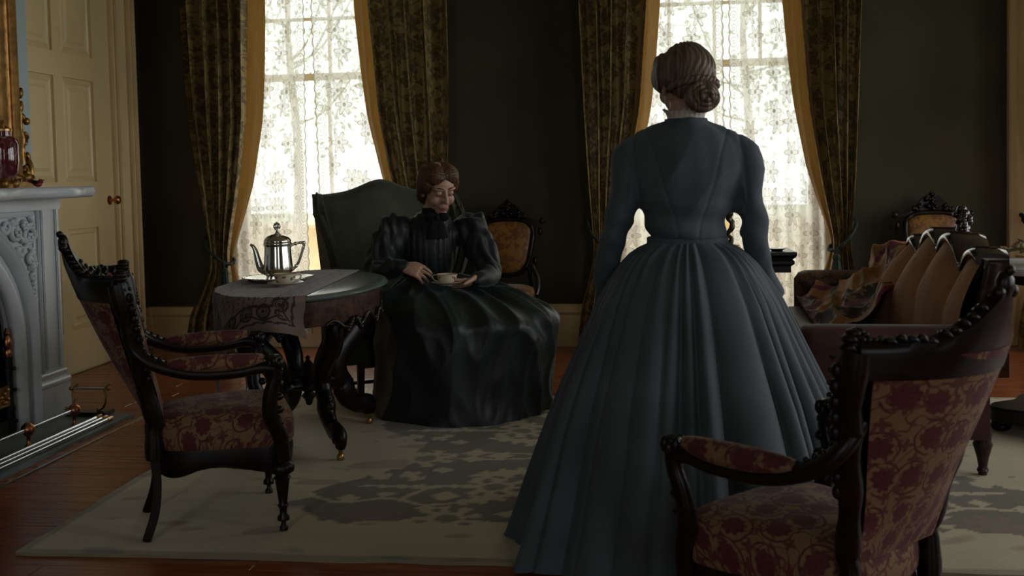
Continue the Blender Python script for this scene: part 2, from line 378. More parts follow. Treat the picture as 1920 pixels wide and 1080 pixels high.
W['hair_brown'] = m_hair('auburn_brown_hair', (.042, .018, .009), (.12, .055, .027))
W['hair_ash'] = m_hair('ash_brown_hair', (.06, .04, .026), (.20, .14, .095))
W['brow'] = plain('brow_hair', (.05, .022, .014), .6)
def m_print():
    n = N('floral_china'); v = n.tc(); z = n.sep(v)[2]
    vo = n.vor(v, 45, .8, dim='3D'); d = vo['Distance']; k = n.sep(vo['Color'])
    m = n.math('MULTIPLY', n.step(d, .42, .3), n.math('MULTIPLY', n.step(z, .012, .016), n.step(z, .042, .038)))
    c = n.mix(m, (.60, .55, .42), n.mix(n.step(k[0], .45, .55), (.26, .07, .06), (.10, .13, .11)))
    c = n.mix(n.step(z, .0475, .0485), c, (.30, .22, .10))
    return n.end(n.bsdf(c, .18, 0, .5))
W['print'] = m_print()
def m_jar():
    n = N('ruby_glass'); f = n.noise(n.mapping(n.tc(), (8, 8, 5)), 3, 3, dist=1.2)
    return n.end(n.bsdf(n.mix(n.step(f, .5, .7), (.10, .018, .02), (.35, .2, .19)), .08, 0, .6, Coat_Weight=.5))
W['jar'] = m_jar()

# ================================================================ the room
def build_room():
    # walls with openings
    m = M(); t = .25; xs = [LEFT - t]
    for c in WINX: xs += [c - WHW, c + WHW]
    xs += [RIGHT + t]
    for i in range(0, len(xs), 2): m.box((xs[i], BACK, 0), (xs[i + 1], BACK + t, CEIL))
    for c in WINX: m.box((c - WHW, BACK, WZ1), (c + WHW, BACK + t, CEIL)); m.box((c - WHW, BACK, 0), (c + WHW, BACK + t, WZ0 - .03))
    struct(m.build('wall_back', W['wall'], smooth=0))
    m = M(); m.box((LEFT - t, FRONT, 0), (LEFT, 5.60, CEIL)); m.box((LEFT - t, 6.74, 0), (LEFT, BACK, CEIL)); m.box((LEFT - t, 5.60, 2.8), (LEFT, 6.74, CEIL))
    struct(m.build('wall_left', W['wall'], smooth=0))
    m = M(); ys = [FRONT]
    for c, h in FILL_RWIN: ys += [c - h, c + h]
    ys += [BACK]
    for i in range(0, len(ys), 2): m.box((RIGHT, ys[i], 0), (RIGHT + t, ys[i + 1], CEIL))
    for c, h in FILL_RWIN: m.box((RIGHT, c - h, 3.15), (RIGHT + t, c + h, CEIL)); m.box((RIGHT, c - h, 0), (RIGHT + t, c + h, .85))
    struct(m.build('wall_right', W['wall'], smooth=0))
    m = M(); xs = [LEFT - t]
    for c, h in FILL_FWIN: xs += [c - h, c + h]
    xs += [RIGHT + t]
    for i in range(0, len(xs), 2): m.box((xs[i], FRONT - t, 0), (xs[i + 1], FRONT, CEIL))
    for c, h in FILL_FWIN: m.box((c - h, FRONT - t, 3.15), (c + h, FRONT, CEIL)); m.box((c - h, FRONT - t, 0), (c + h, FRONT, .85))
    struct(m.build('wall_front', W['wall'], smooth=0))
    m = M(); m.box((LEFT - t, FRONT - t, CEIL), (RIGHT + t, BACK + t, CEIL + .15)); struct(m.build('ceiling', W['plaster'], smooth=0))
    m = M(); m.box((LEFT - t, FRONT - t, -.12), (RIGHT + t, BACK + t, -.022)); fl = struct(m.build('floor', W['plank'], smooth=0))
    # floor boards, laid side by side along the back wall
    bw = .089; rnd = random.Random(3); y = 2.4; meshes = {}
    while y < BACK - .01:
        x = LEFT + .0; cuts = [LEFT]; c = LEFT + rnd.uniform(.7, 2.6)
        while c < RIGHT - .8: cuts.append(c); c += rnd.uniform(2.2, 3.2)
        cuts.append(RIGHT); w = min(bw, BACK - y)
        for a, b in zip(cuts, cuts[1:]):
            mm = M(); mm.box((a + .0008, y + .0011, -.022), (b - .0008, y + w - .0011, rnd.uniform(-.0009, 0))); mm.build('plank', W['plank'], fl, smooth=0, bevel=.0012, seg=1)
        y += bw
    mm = M(); y = FRONT
    while y < 2.4 - .005:
        mm.box((LEFT, y + .001, -.022), (RIGHT, min(y + bw, 2.4) - .001, -.0004)); y += bw
    mm.build('plank_run', W['plank'], fl, smooth=0, kind='stuff')
    # baseboards
    prof = [(0, 0), (.03, 0), (.03, .20), (.024, .215), (.032, .235), (.02, .262), (.012, .285), (0, .29)]
    def board(name, segs, horiz=True):
        m = M()
        for a, b in segs:
            if name == 'baseboard_back': P = [[(x, BACK - d, z) for d, z in prof] for x in (a, b)]
            elif name == 'baseboard_left': P = [[(LEFT + d, x, z) for d, z in prof] for x in (a, b)]
            else: P = [[(RIGHT - d, x, z) for d, z in prof] for x in (a, b)]
            m.grid(P, flip=(name != 'baseboard_back'))
        struct(m.build(name, W['cream'], smooth=30))
    cw = .16
    board('baseboard_back', [(LEFT, WINX[0] - WHW - cw), (WINX[0] + WHW + cw, WINX[1] - WHW - cw), (WINX[1] + WHW + cw, WINX[2] - WHW - cw), (WINX[2] + WHW + cw, RIGHT)])
    board('baseboard_left', [(7.02, BACK), (FRONT, 3.2)]); board('baseboard_right', [(FRONT, BACK)])
    # windows
    for wi, c in enumerate(WINX):
        m = M()                                    # moulded casing, floor to head
        for sx in (-1, 1):
            e = c + sx * WHW; lo, hi = sorted((e, e + sx * cw)); m.box((lo, BACK - .035, 0), (hi, BACK, WZ1 + cw))
            lo, hi = sorted((e + sx * (cw - .045), e + sx * cw)); m.box((lo, BACK - .06, 0), (hi, BACK - .035, WZ1 + cw))
            lo, hi = sorted((e + sx * .0, e + sx * .025)); m.box((lo, BACK - .05, 0), (hi, BACK - .035, WZ1 + cw))
        m.box((c - WHW, BACK - .035, WZ1), (c + WHW, BACK, WZ1 + cw))
        win = struct(m.build('window_%d' % (wi + 1), W['casing'], bevel=.006, smooth=0))
        m = M(); m.box((c - WHW - .02, BACK - .06, WZ0 - .045), (c + WHW + .02, BACK + .2, WZ0)); m.build('window_sill', W['casing'], win, bevel=.008)
        m = M(); m.box((c - WHW, BACK - .012, 0), (c + WHW, BACK, WZ0 - .045))
        for k in range(2):
            x0 = c - WHW + .06 + k * (WHW - .02); x1 = x0 + WHW - .10
            pass
        m.box((c - WHW, BACK - .032, 0), (c + WHW, BACK - .012, WZ0 - .06)); m.build('apron_panel', W['casing'], win, bevel=.004, smooth=0)
        zm = 1.91
        pane = None
        for si, (z0, z1, yy) in enumerate(((WZ0, zm + .02, BACK + .09), (zm - .02, WZ1, BACK + .135))):
            m = M(); th = .035
            for sx in (-1, 1):
                lo, hi = sorted((c + sx * WHW, c + sx * (WHW - .05))); m.box((lo, yy, z0), (hi, yy + th, z1))
            m.box((c - WHW + .05, yy, z0), (c + WHW - .05, yy + th, z0 + .05)); m.box((c - WHW + .05, yy, z1 - .045), (c + WHW - .05, yy + th, z1))
            sash = m.build('sash', W['casing'], win, bevel=.004, smooth=0)
            nc, nr = (4, 3) if si else (2, 1); pw = (2 * WHW - .10) / nc; ph = (z1 - z0 - .095) / nr
            for k in range(1, nc):
                m = M(); x = c - WHW + .05 + k * pw; m.box((x - .011, yy + .004, z0 + .05), (x + .011, yy + th - .004, z1 - .045)); m.build('muntin', W['casing'], sash, smooth=0)
            for k in range(1, nr):
                m = M(); z = z0 + .05 + k * ph; m.box((c - WHW + .05, yy + .003, z - .011), (c + WHW - .05, yy + th - .003, z + .011)); m.build('muntin', W['casing'], sash, smooth=0)
            for a in range(nc):
                for b in range(nr):
                    x0, zz = c - WHW + .05 + a * pw, z0 + .05 + b * ph
                    if pane is None or True:
                        m = M(); m.box((x0, yy + .015, zz), (x0 + pw, yy + .018, zz + ph)); m.build('pane', W['glass'], sash, smooth=0)
    for k, (c, h) in enumerate(FILL_FWIN):  # casings and bars of the added fill windows behind the camera
        m = M()
        for sx in (-1, 1):
            lo, hi = sorted((c + sx * h, c + sx * (h + .14))); m.box((lo, FRONT, 0), (hi, FRONT + .04, 3.3))
        m.box((c - h, FRONT, 3.15), (c + h, FRONT + .04, 3.3)); m.box((c - h, FRONT - .15, 1.98), (c + h, FRONT - .1, 2.04)); m.box((c - .015, FRONT - .15, .85), (c + .015, FRONT - .1, 3.15))
        m.box((c - h - .05, FRONT - .2, .8), (c + h + .05, FRONT + .08, .85))
        struct(m.build('window_%d' % (4 + k), W['casing'], smooth=0))
    for k, (c, h) in enumerate(FILL_RWIN):  # same for the added side-light windows, never in view
        m = M()
        for sx in (-1, 1):
            lo, hi = sorted((c + sx * h, c + sx * (h + .14))); m.box((RIGHT - .04, lo, 0), (RIGHT, hi, 3.3))
        m.box((RIGHT - .04, c - h, 3.15), (RIGHT, c + h, 3.3)); m.box((RIGHT + .1, c - h, 1.98), (RIGHT + .15, c + h, 2.04)); m.box((RIGHT + .1, c - .015, .85), (RIGHT + .15, c + .015, 3.15)); m.box((RIGHT - .08, c - h - .05, .8), (RIGHT + .2, c + h + .05, .85))
        struct(m.build('window_%d' % (4 + len(FILL_FWIN) + k), W['casing'], smooth=0))
    # panelled door in the left wall, its casing
    m = M(); prof = [(6.74, .0, .02), (6.76, .0, .05), (6.80, .0, .045)]
    for a, b, d in ((6.735, 6.775, .03), (6.775, 6.80, .045), (6.80, 6.93, .03), (6.93, 7.02, .055), (6.955, 7.0, .07)): m.box((LEFT - .02, a, 0), (LEFT + d, b, 2.95))
    for a, b, d in ((5.565, 5.605, .03), (5.54, 5.565, .045), (5.41, 5.54, .03), (5.32, 5.41, .055)): m.box((LEFT - .02, a, 0), (LEFT + d, b, 2.95))
    m.box((LEFT, 5.605, 2.8), (LEFT + .03, 6.735, 2.95)); struct(m.build('trim_1', W['casing'], smooth=0, bevel=.006))
    m = M(); m.box((LEFT - .06, 5.59, -.02), (LEFT - .015, 6.75, 2.81)); door = struct(m.build('door_1', W['doorpaint'], smooth=0))
    rows = [(.27, .905), (1.20, 1.85), (2.0, 2.62)]; cols = [(5.70, 6.05), (6.15, 6.52)]
    m = M(); xs0, xs1 = LEFT - .015, LEFT + .002
    ys = [5.605, 5.70, 6.05, 6.15, 6.52, 6.735]; zs = [.008, .27, .905, 1.20, 1.85, 2.0, 2.62, 2.795]
    for a, b in ((0, 1), (2, 3), (4, 5)): m.box((xs0, ys[a], zs[0]), (xs1, ys[b], zs[-1]))
    for a, b in ((0, 1), (2, 3), (4, 5), (6, 7)):
        for p, q in ((1, 2), (3, 4)): m.box((xs0, ys[p], zs[a]), (xs1, ys[q], zs[b]))
    m.build('door_frame_rails', W['doorpaint'], door, smooth=0)
    for z0, z1 in rows:
        for y0, y1 in cols:
            m = M(); X = LEFT - .015
            r = [(0, .0), (.028, .012), (.04, .004), (.065, .004), (.085, .013)]
            P = [[(X + h, y0 + d, z0 + d), (X + h, y1 - d, z0 + d), (X + h, y1 - d, z1 - d), (X + h, y0 + d, z1 - d)] for d, h in r]
            m.grid(P, cv=True, flip=True); d, h = r[-1]; m.raw(P[-1], [[0, 1, 2, 3]])
            m.build('door_panel', W['doorpaint'], door, smooth=0)
    T = (rotm('Y', pi / 2), A(LEFT, 6.672, 1.075)); m = M()
    m.lathe([(.0, 0), (.030, 0), (.030, .006), (.012, .01), (.010, .035), (.024, .045), (.030, .058), (.026, .072), (.012, .080), (0, .081)], 20, T); m.build('door_knob', W['copper'], door)
    # chimney breast
    m = M(); m.box((LEFT, 3.15, 0), (-3.14, 5.13, CEIL)); 
    cb = struct(M().box((LEFT, 3.15, 1.2), (-3.12, 5.13, CEIL)).box((LEFT, 3.15, 0), (-3.12, 3.63, 1.2)).box((LEFT, 4.77, 0), (-3.12, 5.13, 1.2)).build('wall_chimney', W['breast'], smooth=0))
    m = M(); m.box((LEFT - .02, 3.63, 0), (LEFT + .03, 4.77, 1.2)); m.build('firebox_back', W['firebrick'], cb, smooth=0)
    for y0 in (3.63, 4.76):
        m = M(); m.box((LEFT, y0, 0), (-3.12, y0 + .012, 1.2)); m.build('firebox_side', W['firebrick'], cb, smooth=0)
    # outside: lawn and trees
    m = M(); m.box((-60, BACK + .4, -1.2), (60, 70, -1.1)); m.box((-60, -70, -1.2), (60, FRONT - .4, -1.1)); m.box((RIGHT + .4, FRONT - .4, -1.2), (60, BACK + .4, -1.1)); struct(m.build('ground', plain('lawn', (.22, .26, .14), .9, var=.3, vs=1), smooth=0))
    pw_ = thing('porch_parapet', 'cream clapboard porch parapet seen through the lace curtains', 'parapet', (.5, BACK + 1.3, -1.1)); pm = plain('cream_clapboard', (.86, .67, .38), .7, var=.06, vs=4)
    for k in range(13):
        z = k * .146; M().raw([(-5, .0, z), (5, .0, z), (5, .035, z + .165), (-5, .035, z + .165), (-5, .06, z), (5, .06, z), (5, .06, z + .165), (-5, .06, z + .165)], [[0, 1, 2, 3], [5, 4, 7, 6], [4, 5, 1, 0], [3, 2, 6, 7], [4, 0, 3, 7], [1, 5, 6, 2]]).build('clapboard', pm, pw_, smooth=0)
    M().box((-5, -.05, 1.88), (5, .12, 1.91)).build('cap_rail', pm, pw_, smooth=0)
    leafm = plain('leaf_green', (.40, .48, .33), .6, var=.5, vs=1.5); bark = plain('bark', (.30, .26, .20), .9, var=.3)
    def tree(x, y, h, w, seed, label):
        r = np.random.default_rng(seed); t = thing('tree', label, 'tree', (x, y, -1.1))
        m = M(); m.tube(spl([(0, 0, 0), (.1, .05, h * .3), (-.05, 0, h * .6), (.1, 0, h * .85)], 5), np.linspace(.16, .03, 16), 8)
        for k in range(7):
            a = r.uniform(0, 6.28); z = h * r.uniform(.35, .7); m.tube(spl([(0, 0, z), (cos(a) * w * .3, sin(a) * w * .3, z + .4), (cos(a) * w * .7, sin(a) * w * .7, z + h * .2)], 4), np.linspace(.04, .012, 9), 6)
        m.build('trunk', bark, t)
        V = []; F = []
        for k in range(1700):
            d = unit(r.normal(size=3)) * r.uniform(.35, 1) ** .5; lump = 1 + .25 * sin(5 * d[0] + seed) * cos(4 * d[2])
            p = A(d[0] * w * lump, d[1] * w * lump, h * .68 + d[2] * h * .36 * lump); a = unit(r.normal(size=3)) * .09; b = unit(np.cross(a, r.normal(size=3))) * .05
            n = len(V); V += [p - a, p + b, p + a, p - b]; F.append([n, n + 1, n + 2, n + 3])
        M().raw(V, F).build('foliage', leafm, t, smooth=0, kind='stuff')
    tree(-8.2, 24.5, 9.5, 3.2, 4, 'leafy green tree outside the window behind the wing chair')
    tree(2.6, 26.0, 9.5, 3.4, 5, 'leafy green tree outside the window behind the standing woman')
build_room()

# ================================================================ fireplace
def fireplace():
    cy = 4.2; t = thing('fireplace_mantel', 'white marble arched fireplace mantel with carved leaf spandrels', 'fireplace', (-3.12, cy, 0))
    # local: x out of the wall, y along the wall
    D = .17                                          # face of the marble stands .17 out of the breast (x = -2.95)
    def arch(r, k=26, s=1): return [(r * sin(a), .44 + r * cos(a)) for a in np.linspace(-pi / 2, pi / 2, k)]
    HW = .85
    # facing slab with arched opening
    m = M(); inner = arch(.50); ring = [(-.50, 0)] + inner + [(.50, 0)]
    def outer(p):
        y, z = p
        if z <= .44: return (HW - .17 if y > 0 else -(HW - .17), z)
        a = atan2(y, z - .44); s_, c_ = sin(a), cos(a); k = min((HW - .17) / max(abs(s_), 1e-6), .64 / max(c_, 1e-6)); return (s_ * k, .44 + c_ * k)
    P = [[(D - .02, y, z) for y, z in ring], [(D - .02, *outer(p)) for p in ring]]
    m.grid(P, flip=True); P2 = [[(D - .02, y, z) for y, z in ring], [(.0, y, z) for y, z in ring]]; m.grid(P2)
    m.build('facing_slab', W['marble'], t, smooth=30)
    for r, w, d in ((.50, .07, .035), (.595, .035, .055), (.64, .02, .03)):   # mouldings round the arch
        path = [(D - .02, -r, 0)] + [(D - .02, y, z) for y, z in arch(r, 30)] + [(D - .02, r, 0)]
        m = M(); m.tube(path, [(d, w * .6)] * len(path), 10, ref=(1, 0, 0)); m.build('arch_moulding', W['marble'], t)
    for s in (-1, 1):                                                     # pilasters with plinths
        m = M(); lo, hi = sorted((s * (HW - .17), s * HW)); m.box((0, lo, .20), (D, hi, 1.08))
        lo2, hi2 = sorted((s * (HW - .155), s * (HW - .13))); m.box((D, lo2, .26), (D + .012, hi2, 1.08))
        lo2, hi2 = sorted((s * (HW - .03), s * HW)); m.box((D, lo2, .26), (D + .012, hi2, 1.08)); m.build('pilaster', W['marble'], t, bevel=.005)
        m = M(); lo, hi = sorted((s * (HW - .26), s * (HW + .02))); m.box((0, lo, 0), (D + .03, hi, .18))
        m.tube([(D + .015, lo, .19), (D + .015, hi, .19)], .022, 10); m.box((0, lo + .003, .17), (D + .016, hi - .003, .24)); m.tube([(D + .008, lo + .01, .235), (D + .008, hi - .01, .235)], .014, 10)
        m.build('plinth', W['marble'], t, bevel=.004)
        # carved spandrel: recessed panel edge, scrolls, flowers and leaves
        r = np.random.default_rng(5); m = M(); X = D - .015
        edge = [(X, s * .66, 1.04), (X, s * .66, .50)]; m.tube(edge, .010, 6); m.tube([(X, s * .66, 1.04), (X, 0, 1.04)], .010, 6)
        m.build('panel_edge', W['marble'], t)
        m = M()
        def leaf(y, z, a, L, w=.35):
            R = rotm('X', a); m.ell((X + .008, s * y, z), (.016, L, L * w), 8, R=R if s > 0 else rotm('X', -a))
        def scroll(y, z, r0, a0, turns=1.3):
            q = np.linspace(0, 1, 22); p = [(X + .012, s * (y + r0 * (1 - .8 * k) * cos(a0 + turns * 6.28 * k)), z + r0 * (1 - .8 * k) * sin(a0 + turns * 6.28 * k)) for k in q]; m.tube(p, np.linspace(.014, .008, 22), 6)
        for y, z, r0, a0 in ((.60, .93, .055, 0), (.50, .96, .05, 1.8), (.42, .99, .035, 3), (.61, .82, .04, 4.5), (.53, .87, .03, 2.5)): scroll(y, z, r0, a0)
        for k in range(34):
            y = r.uniform(.36, .645); zmin = .47 + sqrt(max(0, .70 ** 2 - y * y)); 
            if zmin > 1.0: continue
            leaf(y, r.uniform(zmin - .0, 1.02), r.uniform(0, 3.14), r.uniform(.014, .032))
        for k in range(16):                        # drop of husks beside the arch
            z = .86 - k * .022; leaf(.625 + .008 * sin(k * 1.9), z, 1.2 + .9 * sin(k * 2.3), .020 - .0004 * k, .5)
        for y, z in ((.60, .93), (.50, .96), (.625, .80), (.56, .99)):
            for q in range(6): m.ell((X + .02, s * (y + .016 * cos(q * 1.05)), z + .016 * sin(q * 1.05)), (.012, .010, .010), 6)
        m.build('spandrel_carving', W['marble'], t, smooth=60)
    m = M(); m.box((0, -HW - .01, 1.06), (D + .02, HW + .01, 1.115)); m.build('frieze', W['marble'], t, bevel=.006)
    # serpentine shelf with rounded nose
    q = np.linspace(-1, 1, 41); P = []
    for u in q:
        ext = .36 + .04 * cos(3 * pi * u) * (abs(u) < .95); y = u * (HW + .09)
        e = min(1, (1 - abs(u)) / .05); ext = ext - .045 * (1 - sqrt(max(0, 1 - (1 - e) ** 2)))
        P.append([(0, y, 1.118), (ext - .02, y, 1.118), (ext - .004, y, 1.130), (ext, y, 1.150), (ext - .006, y, 1.166), (ext - .025, y, 1.173), (0, y, 1.173)])
    m = M(); m.grid(P); m.raw(P[0], [[0, 1, 2, 3, 4, 5, 6]]); m.raw(P[-1], [[6, 5, 4, 3, 2, 1, 0]]); m.build('shelf', W['marble'], t, smooth=60)
    # hearth slab
    h = tag(M().box((-3.5, 3.05, -.015), (-2.57, 5.05, .012)).build('hearth_slab', W['slate'], smooth=0, bevel=.004), 'grey slate hearth slab in front of the fireplace', 'hearth')
    b = M().box((-2.515, 2.9, -.02), (-2.500, 5.2, .004)); tag(b.build('floor_strip', W['steel'], smooth=0, bevel=.002), 'thin steel strip let into the floor before the hearth', 'strip')
    # grate insert
    g = thing('fire_grate', 'black cast iron arched fire insert with brass plaque and finials', 'grate', (-3.05, cy, .012))
    m = M(); out = arch(.47, 22); ins = arch(.36, 22)
    P = [[(.02, -.47, 0)] + [(.02, y, z - .012) for y, z in out] + [(.02, .47, 0)], [(.0, -.36, 0)] + [(0, y, z - .012) for y, z in ins] + [(0, .36, 0)]]; m.grid(P, flip=True); m.build('insert_plate', W['iron'], g)
    m = M()
    for z in (.08, .16, .24, .32): m.tube([(.06, -.40, z), (.10, 0, z), (.06, .40, z)], .009, 6)
    m.build('bar_rack', W['iron'], g)
    m = M(); m.box((.02, -.40, .0), (.09, .40, .07)); m.box((-.3, -.34, .05), (.02, .34, .1)); m.build('ash_front', W['iron'], g)
    for s in (-1, 1):
        m = M(); m.lathe([(.0, .0), (.028, 0), (.024, .1), (.028, .12), (.02, .14), (.022, .36), (.0, .365)], 12, (np.eye(3), A(.075, s * .42, 0))); 
        for z in (.05, .2, .3): m.lathe([(.0, z), (.034, z), (.034, z + .012), (0, z + .012)], 12, (np.eye(3), A(.075, s * .42, 0)))
        m.build('upright', W['iron'], g)
        m = M(); m.lathe([(0, .36), (.014, .362), (.02, .385), (.012, .40), (.024, .425), (.016, .45), (.010, .465), (.015, .475), (.004, .50), (0, .505)], 14, (np.eye(3), A(.075, s * .42, 0))); m.build('finial', W['copper'], g)
        m = M(); m.box((.085, s * .34 - .045, .14), (.10, s * .34 + .045, .235))
        for k in range(5): m.ell((.104, s * .34 + .03 * sin(k * 2.1), .16 + .014 * k), (.006, .014, .008), 8)
        m.build('plaque', W['brass'], g)
    # fender rail with copper balls
    f = thing('fender_rail', 'polished steel fender rail on copper balls along the hearth', 'fender', (-2.745, cy, .012))
    m = M(); m.tube([(0, -.62, .075), (0, .60, .075)], .010, 12); m.build('rail', W['steel'], f)
    for y in (-.58, -.18, .19, .58):
        m = M(); m.lathe([(0, .0), (.018, 0), (.008, .012), (.008, .04), (.014, .047), (.028, .06), (.032, .075), (.028, .09), (.013, .103), (0, .105)], 16, (np.eye(3), A(0, y, 0))); m.build('ball_foot', W['copper'], f)
    # three steel kerb bars lying on the slab
    for k in range(3):
        x = -2.618 - .040 * k; o = thing('kerb_bar', ['slim steel kerb bar with brass tip, on the outer edge of the hearth', 'slim steel kerb bar with brass tip, between two others', 'slim steel kerb bar with brass tip, on the fireplace side'][k], 'bar', (x, cy, .012))
        M().tube([(0, -.80, .010), (0, .66 + .02 * k, .010)], .0095, 8).build('bar', W['steel'], o)
        M().tube([(0, .655 + .02 * k, .010), (0, .70 + .02 * k, .010), (0, .715 + .02 * k, .010)], [.012, .012, .004], 8).build('tip', W['brass'], o)
    # brass rest for fire tools
    s = thing('fire_tool_rest', 'brass fire tool rest with scrolled legs on a black base', 'tool rest', (-2.80, 5.005, .012))
    M().box((-.10, -.05, 0), (.12, .05, .022)).build('base', W['black'], s, bevel=.004)
    for x, a in ((-.075, 1), (.095, -1)):
        m = M(); m.tube(spl([(x - .03 * a * 0 - .035, 0, .024), (x - .01, 0, .04), (x + .005, 0, .08), (x - .002, 0, .125), (x + .012, 0, .145), (x + .028, 0, .155)], 5), .0055, 8); m.ell((x - .038, 0, .03), .010, 8); m.ell((x + .03, 0, .156), .007, 8); m.build('leg', W['brass'], s)
    m = M(); m.tube([(-.085, 0, .135), (.115, 0, .135)], .006, 8); m.build('cross_bar', W['steel'], s)
    [M().ell((x, 0, .135), .012, 8).build('knob', W['brass'], s) for x in (-.085, .115)]
fireplace()

def mantel_things():
    # gilt overmantel mirror
    t = thing('overmantel_mirror', 'tall gilt overmantel mirror with scrolled base on the mantel shelf', 'mirror', (-3.12, 4.2, 1.174))
    M().box((.03, -.62, .08), (.035, .62, 2.0)).build('mirror_glass', W['mirror'], t, smooth=0)
    for s in (-1, 1):
        m = M(); 
        for y, w, d in ((.62, .03, .06), (.66, .025, .085), (.70, .022, .06)): m.tube([(.03, s * y, .06), (.03, s * y, 2.05)], [(d, w)] * 2, 10, ref=(1, 0, 0))
        m.build('side_frame', W['gilt'], t)
        m = M(); X = .07                               # scrollwork at the foot of the frame
        def sc(pts, r): m.tube(spl([(X, s * y, z) for y, z in pts], 7), r, 8)
        n_ = 5 * 7 + 1
        sc([(.70, .42), (.725, .36), (.72, .30), (.735, .24), (.725, .18), (.73, .12)], np.linspace(.012, .02, n_))
        q = np.linspace(0, 1, 30); m.tube([(X + .01, s * (.745 + .045 * (1 - .75 * k) * sin(8 * k)), .075 + .065 * (1 - .75 * k) * cos(8 * k)) for k in q], np.linspace(.018, .008, 30), 8)
        for y, z, a, L in ((.735, .40, .3, .035), (.755, .345, -.5, .03), (.74, .47, .2, .03), (.775, .26, -.7, .025), (.765, .225, .6, .022), (.78, .15, -.2, .03), (.785, .10, .2, .035), (.79, .05, .1, .03)): m.ell((X, s * y, z), (.014, L * .5, L), 8, R=rotm('X', -s * a))
        m.ell((X + .01, s * .765, .33), (.018, .02, .02), 10); m.ell((X + .015, s * .79, .02), (.02, .025, .018), 10)
        m.build('scroll_ornament', W['gilt'], t)
    m = M(); m.box((.0, -.78, .0), (.10, .78, .03)); m.tube([(.09, -.77, .045), (.09, .77, .045)], .022, 8)
    r = np.random.default_rng(2)
    for k in range(40): y = -.75 + k * .0385; m.ell((.10, y, .05 + .02 * sin(k * 1.7)), (.022, .022, .014), 8, R=rotm('X', k * .9))
    m.build('base_moulding', W['gilt'], t)
    M().box((.0, -.70, 2.0), (.09, .70, 2.14)).build('top_frame', W['gilt'], t, bevel=.01)
    # ruby jar
    j = thing('ruby_jar', 'marbled ruby glass lidded jar on gilt feet on the mantel shelf', 'jar', (-2.90, 4.545, 1.173))
    m = M(); m.lathe([(0, .0), (.05, 0), (.055, .02), (.035, .035), (.04, .05), (.0, .05)], 20)
    for k in range(6): m.ell((.05 * cos(k * 1.047), .05 * sin(k * 1.047), .02), (.018, .018, .02), 8)
    m.build('gilt_foot', W['gilt'], j)
    M().lathe([(0, .045), (.045, .047), (.060, .07), (.066, .12), (.066, .20), (.058, .225), (.036, .24), (.034, .265), (.0, .265)], 28).build('body', W['jar'], j)
    M().lathe([(0, .262), (.04, .262), (.04, .272), (.02, .28), (.008, .29), (.014, .30), (.008, .312), (0, .314)], 20).build('lid', W['brass'], j)
    # little red bird
    b = thing('bird_figurine', 'small dark red glazed bird figurine on the end of the mantel shelf', 'figurine', (-2.86, 4.74, 1.173), radians(-20))
    me = M(); me.ell((0, 0, .018), (.028, .018, .016), 12, R=rotm('Y', .2)); me.ell((.022, 0, .03), (.012, .011, .011), 10); me.tube([(.03, 0, .031), (.045, 0, .034), (.058, 0, .035)], [.005, .003, .001], 6)
    me.tube([(-.02, 0, .022), (-.045, 0, .032), (-.068, 0, .03)], [(.006, .012), (.004, .010), (.002, .006)], 8)
    link('body', fuse(me, .0025, 1), W['birdred'], b)
    m = M(); m.ell((.0, .016, .024), (.022, .004, .009), 8); m.ell((.0, -.016, .024), (.022, .004, .009), 8); m.build('wings', W['velvetblack'], b)
mantel_things()

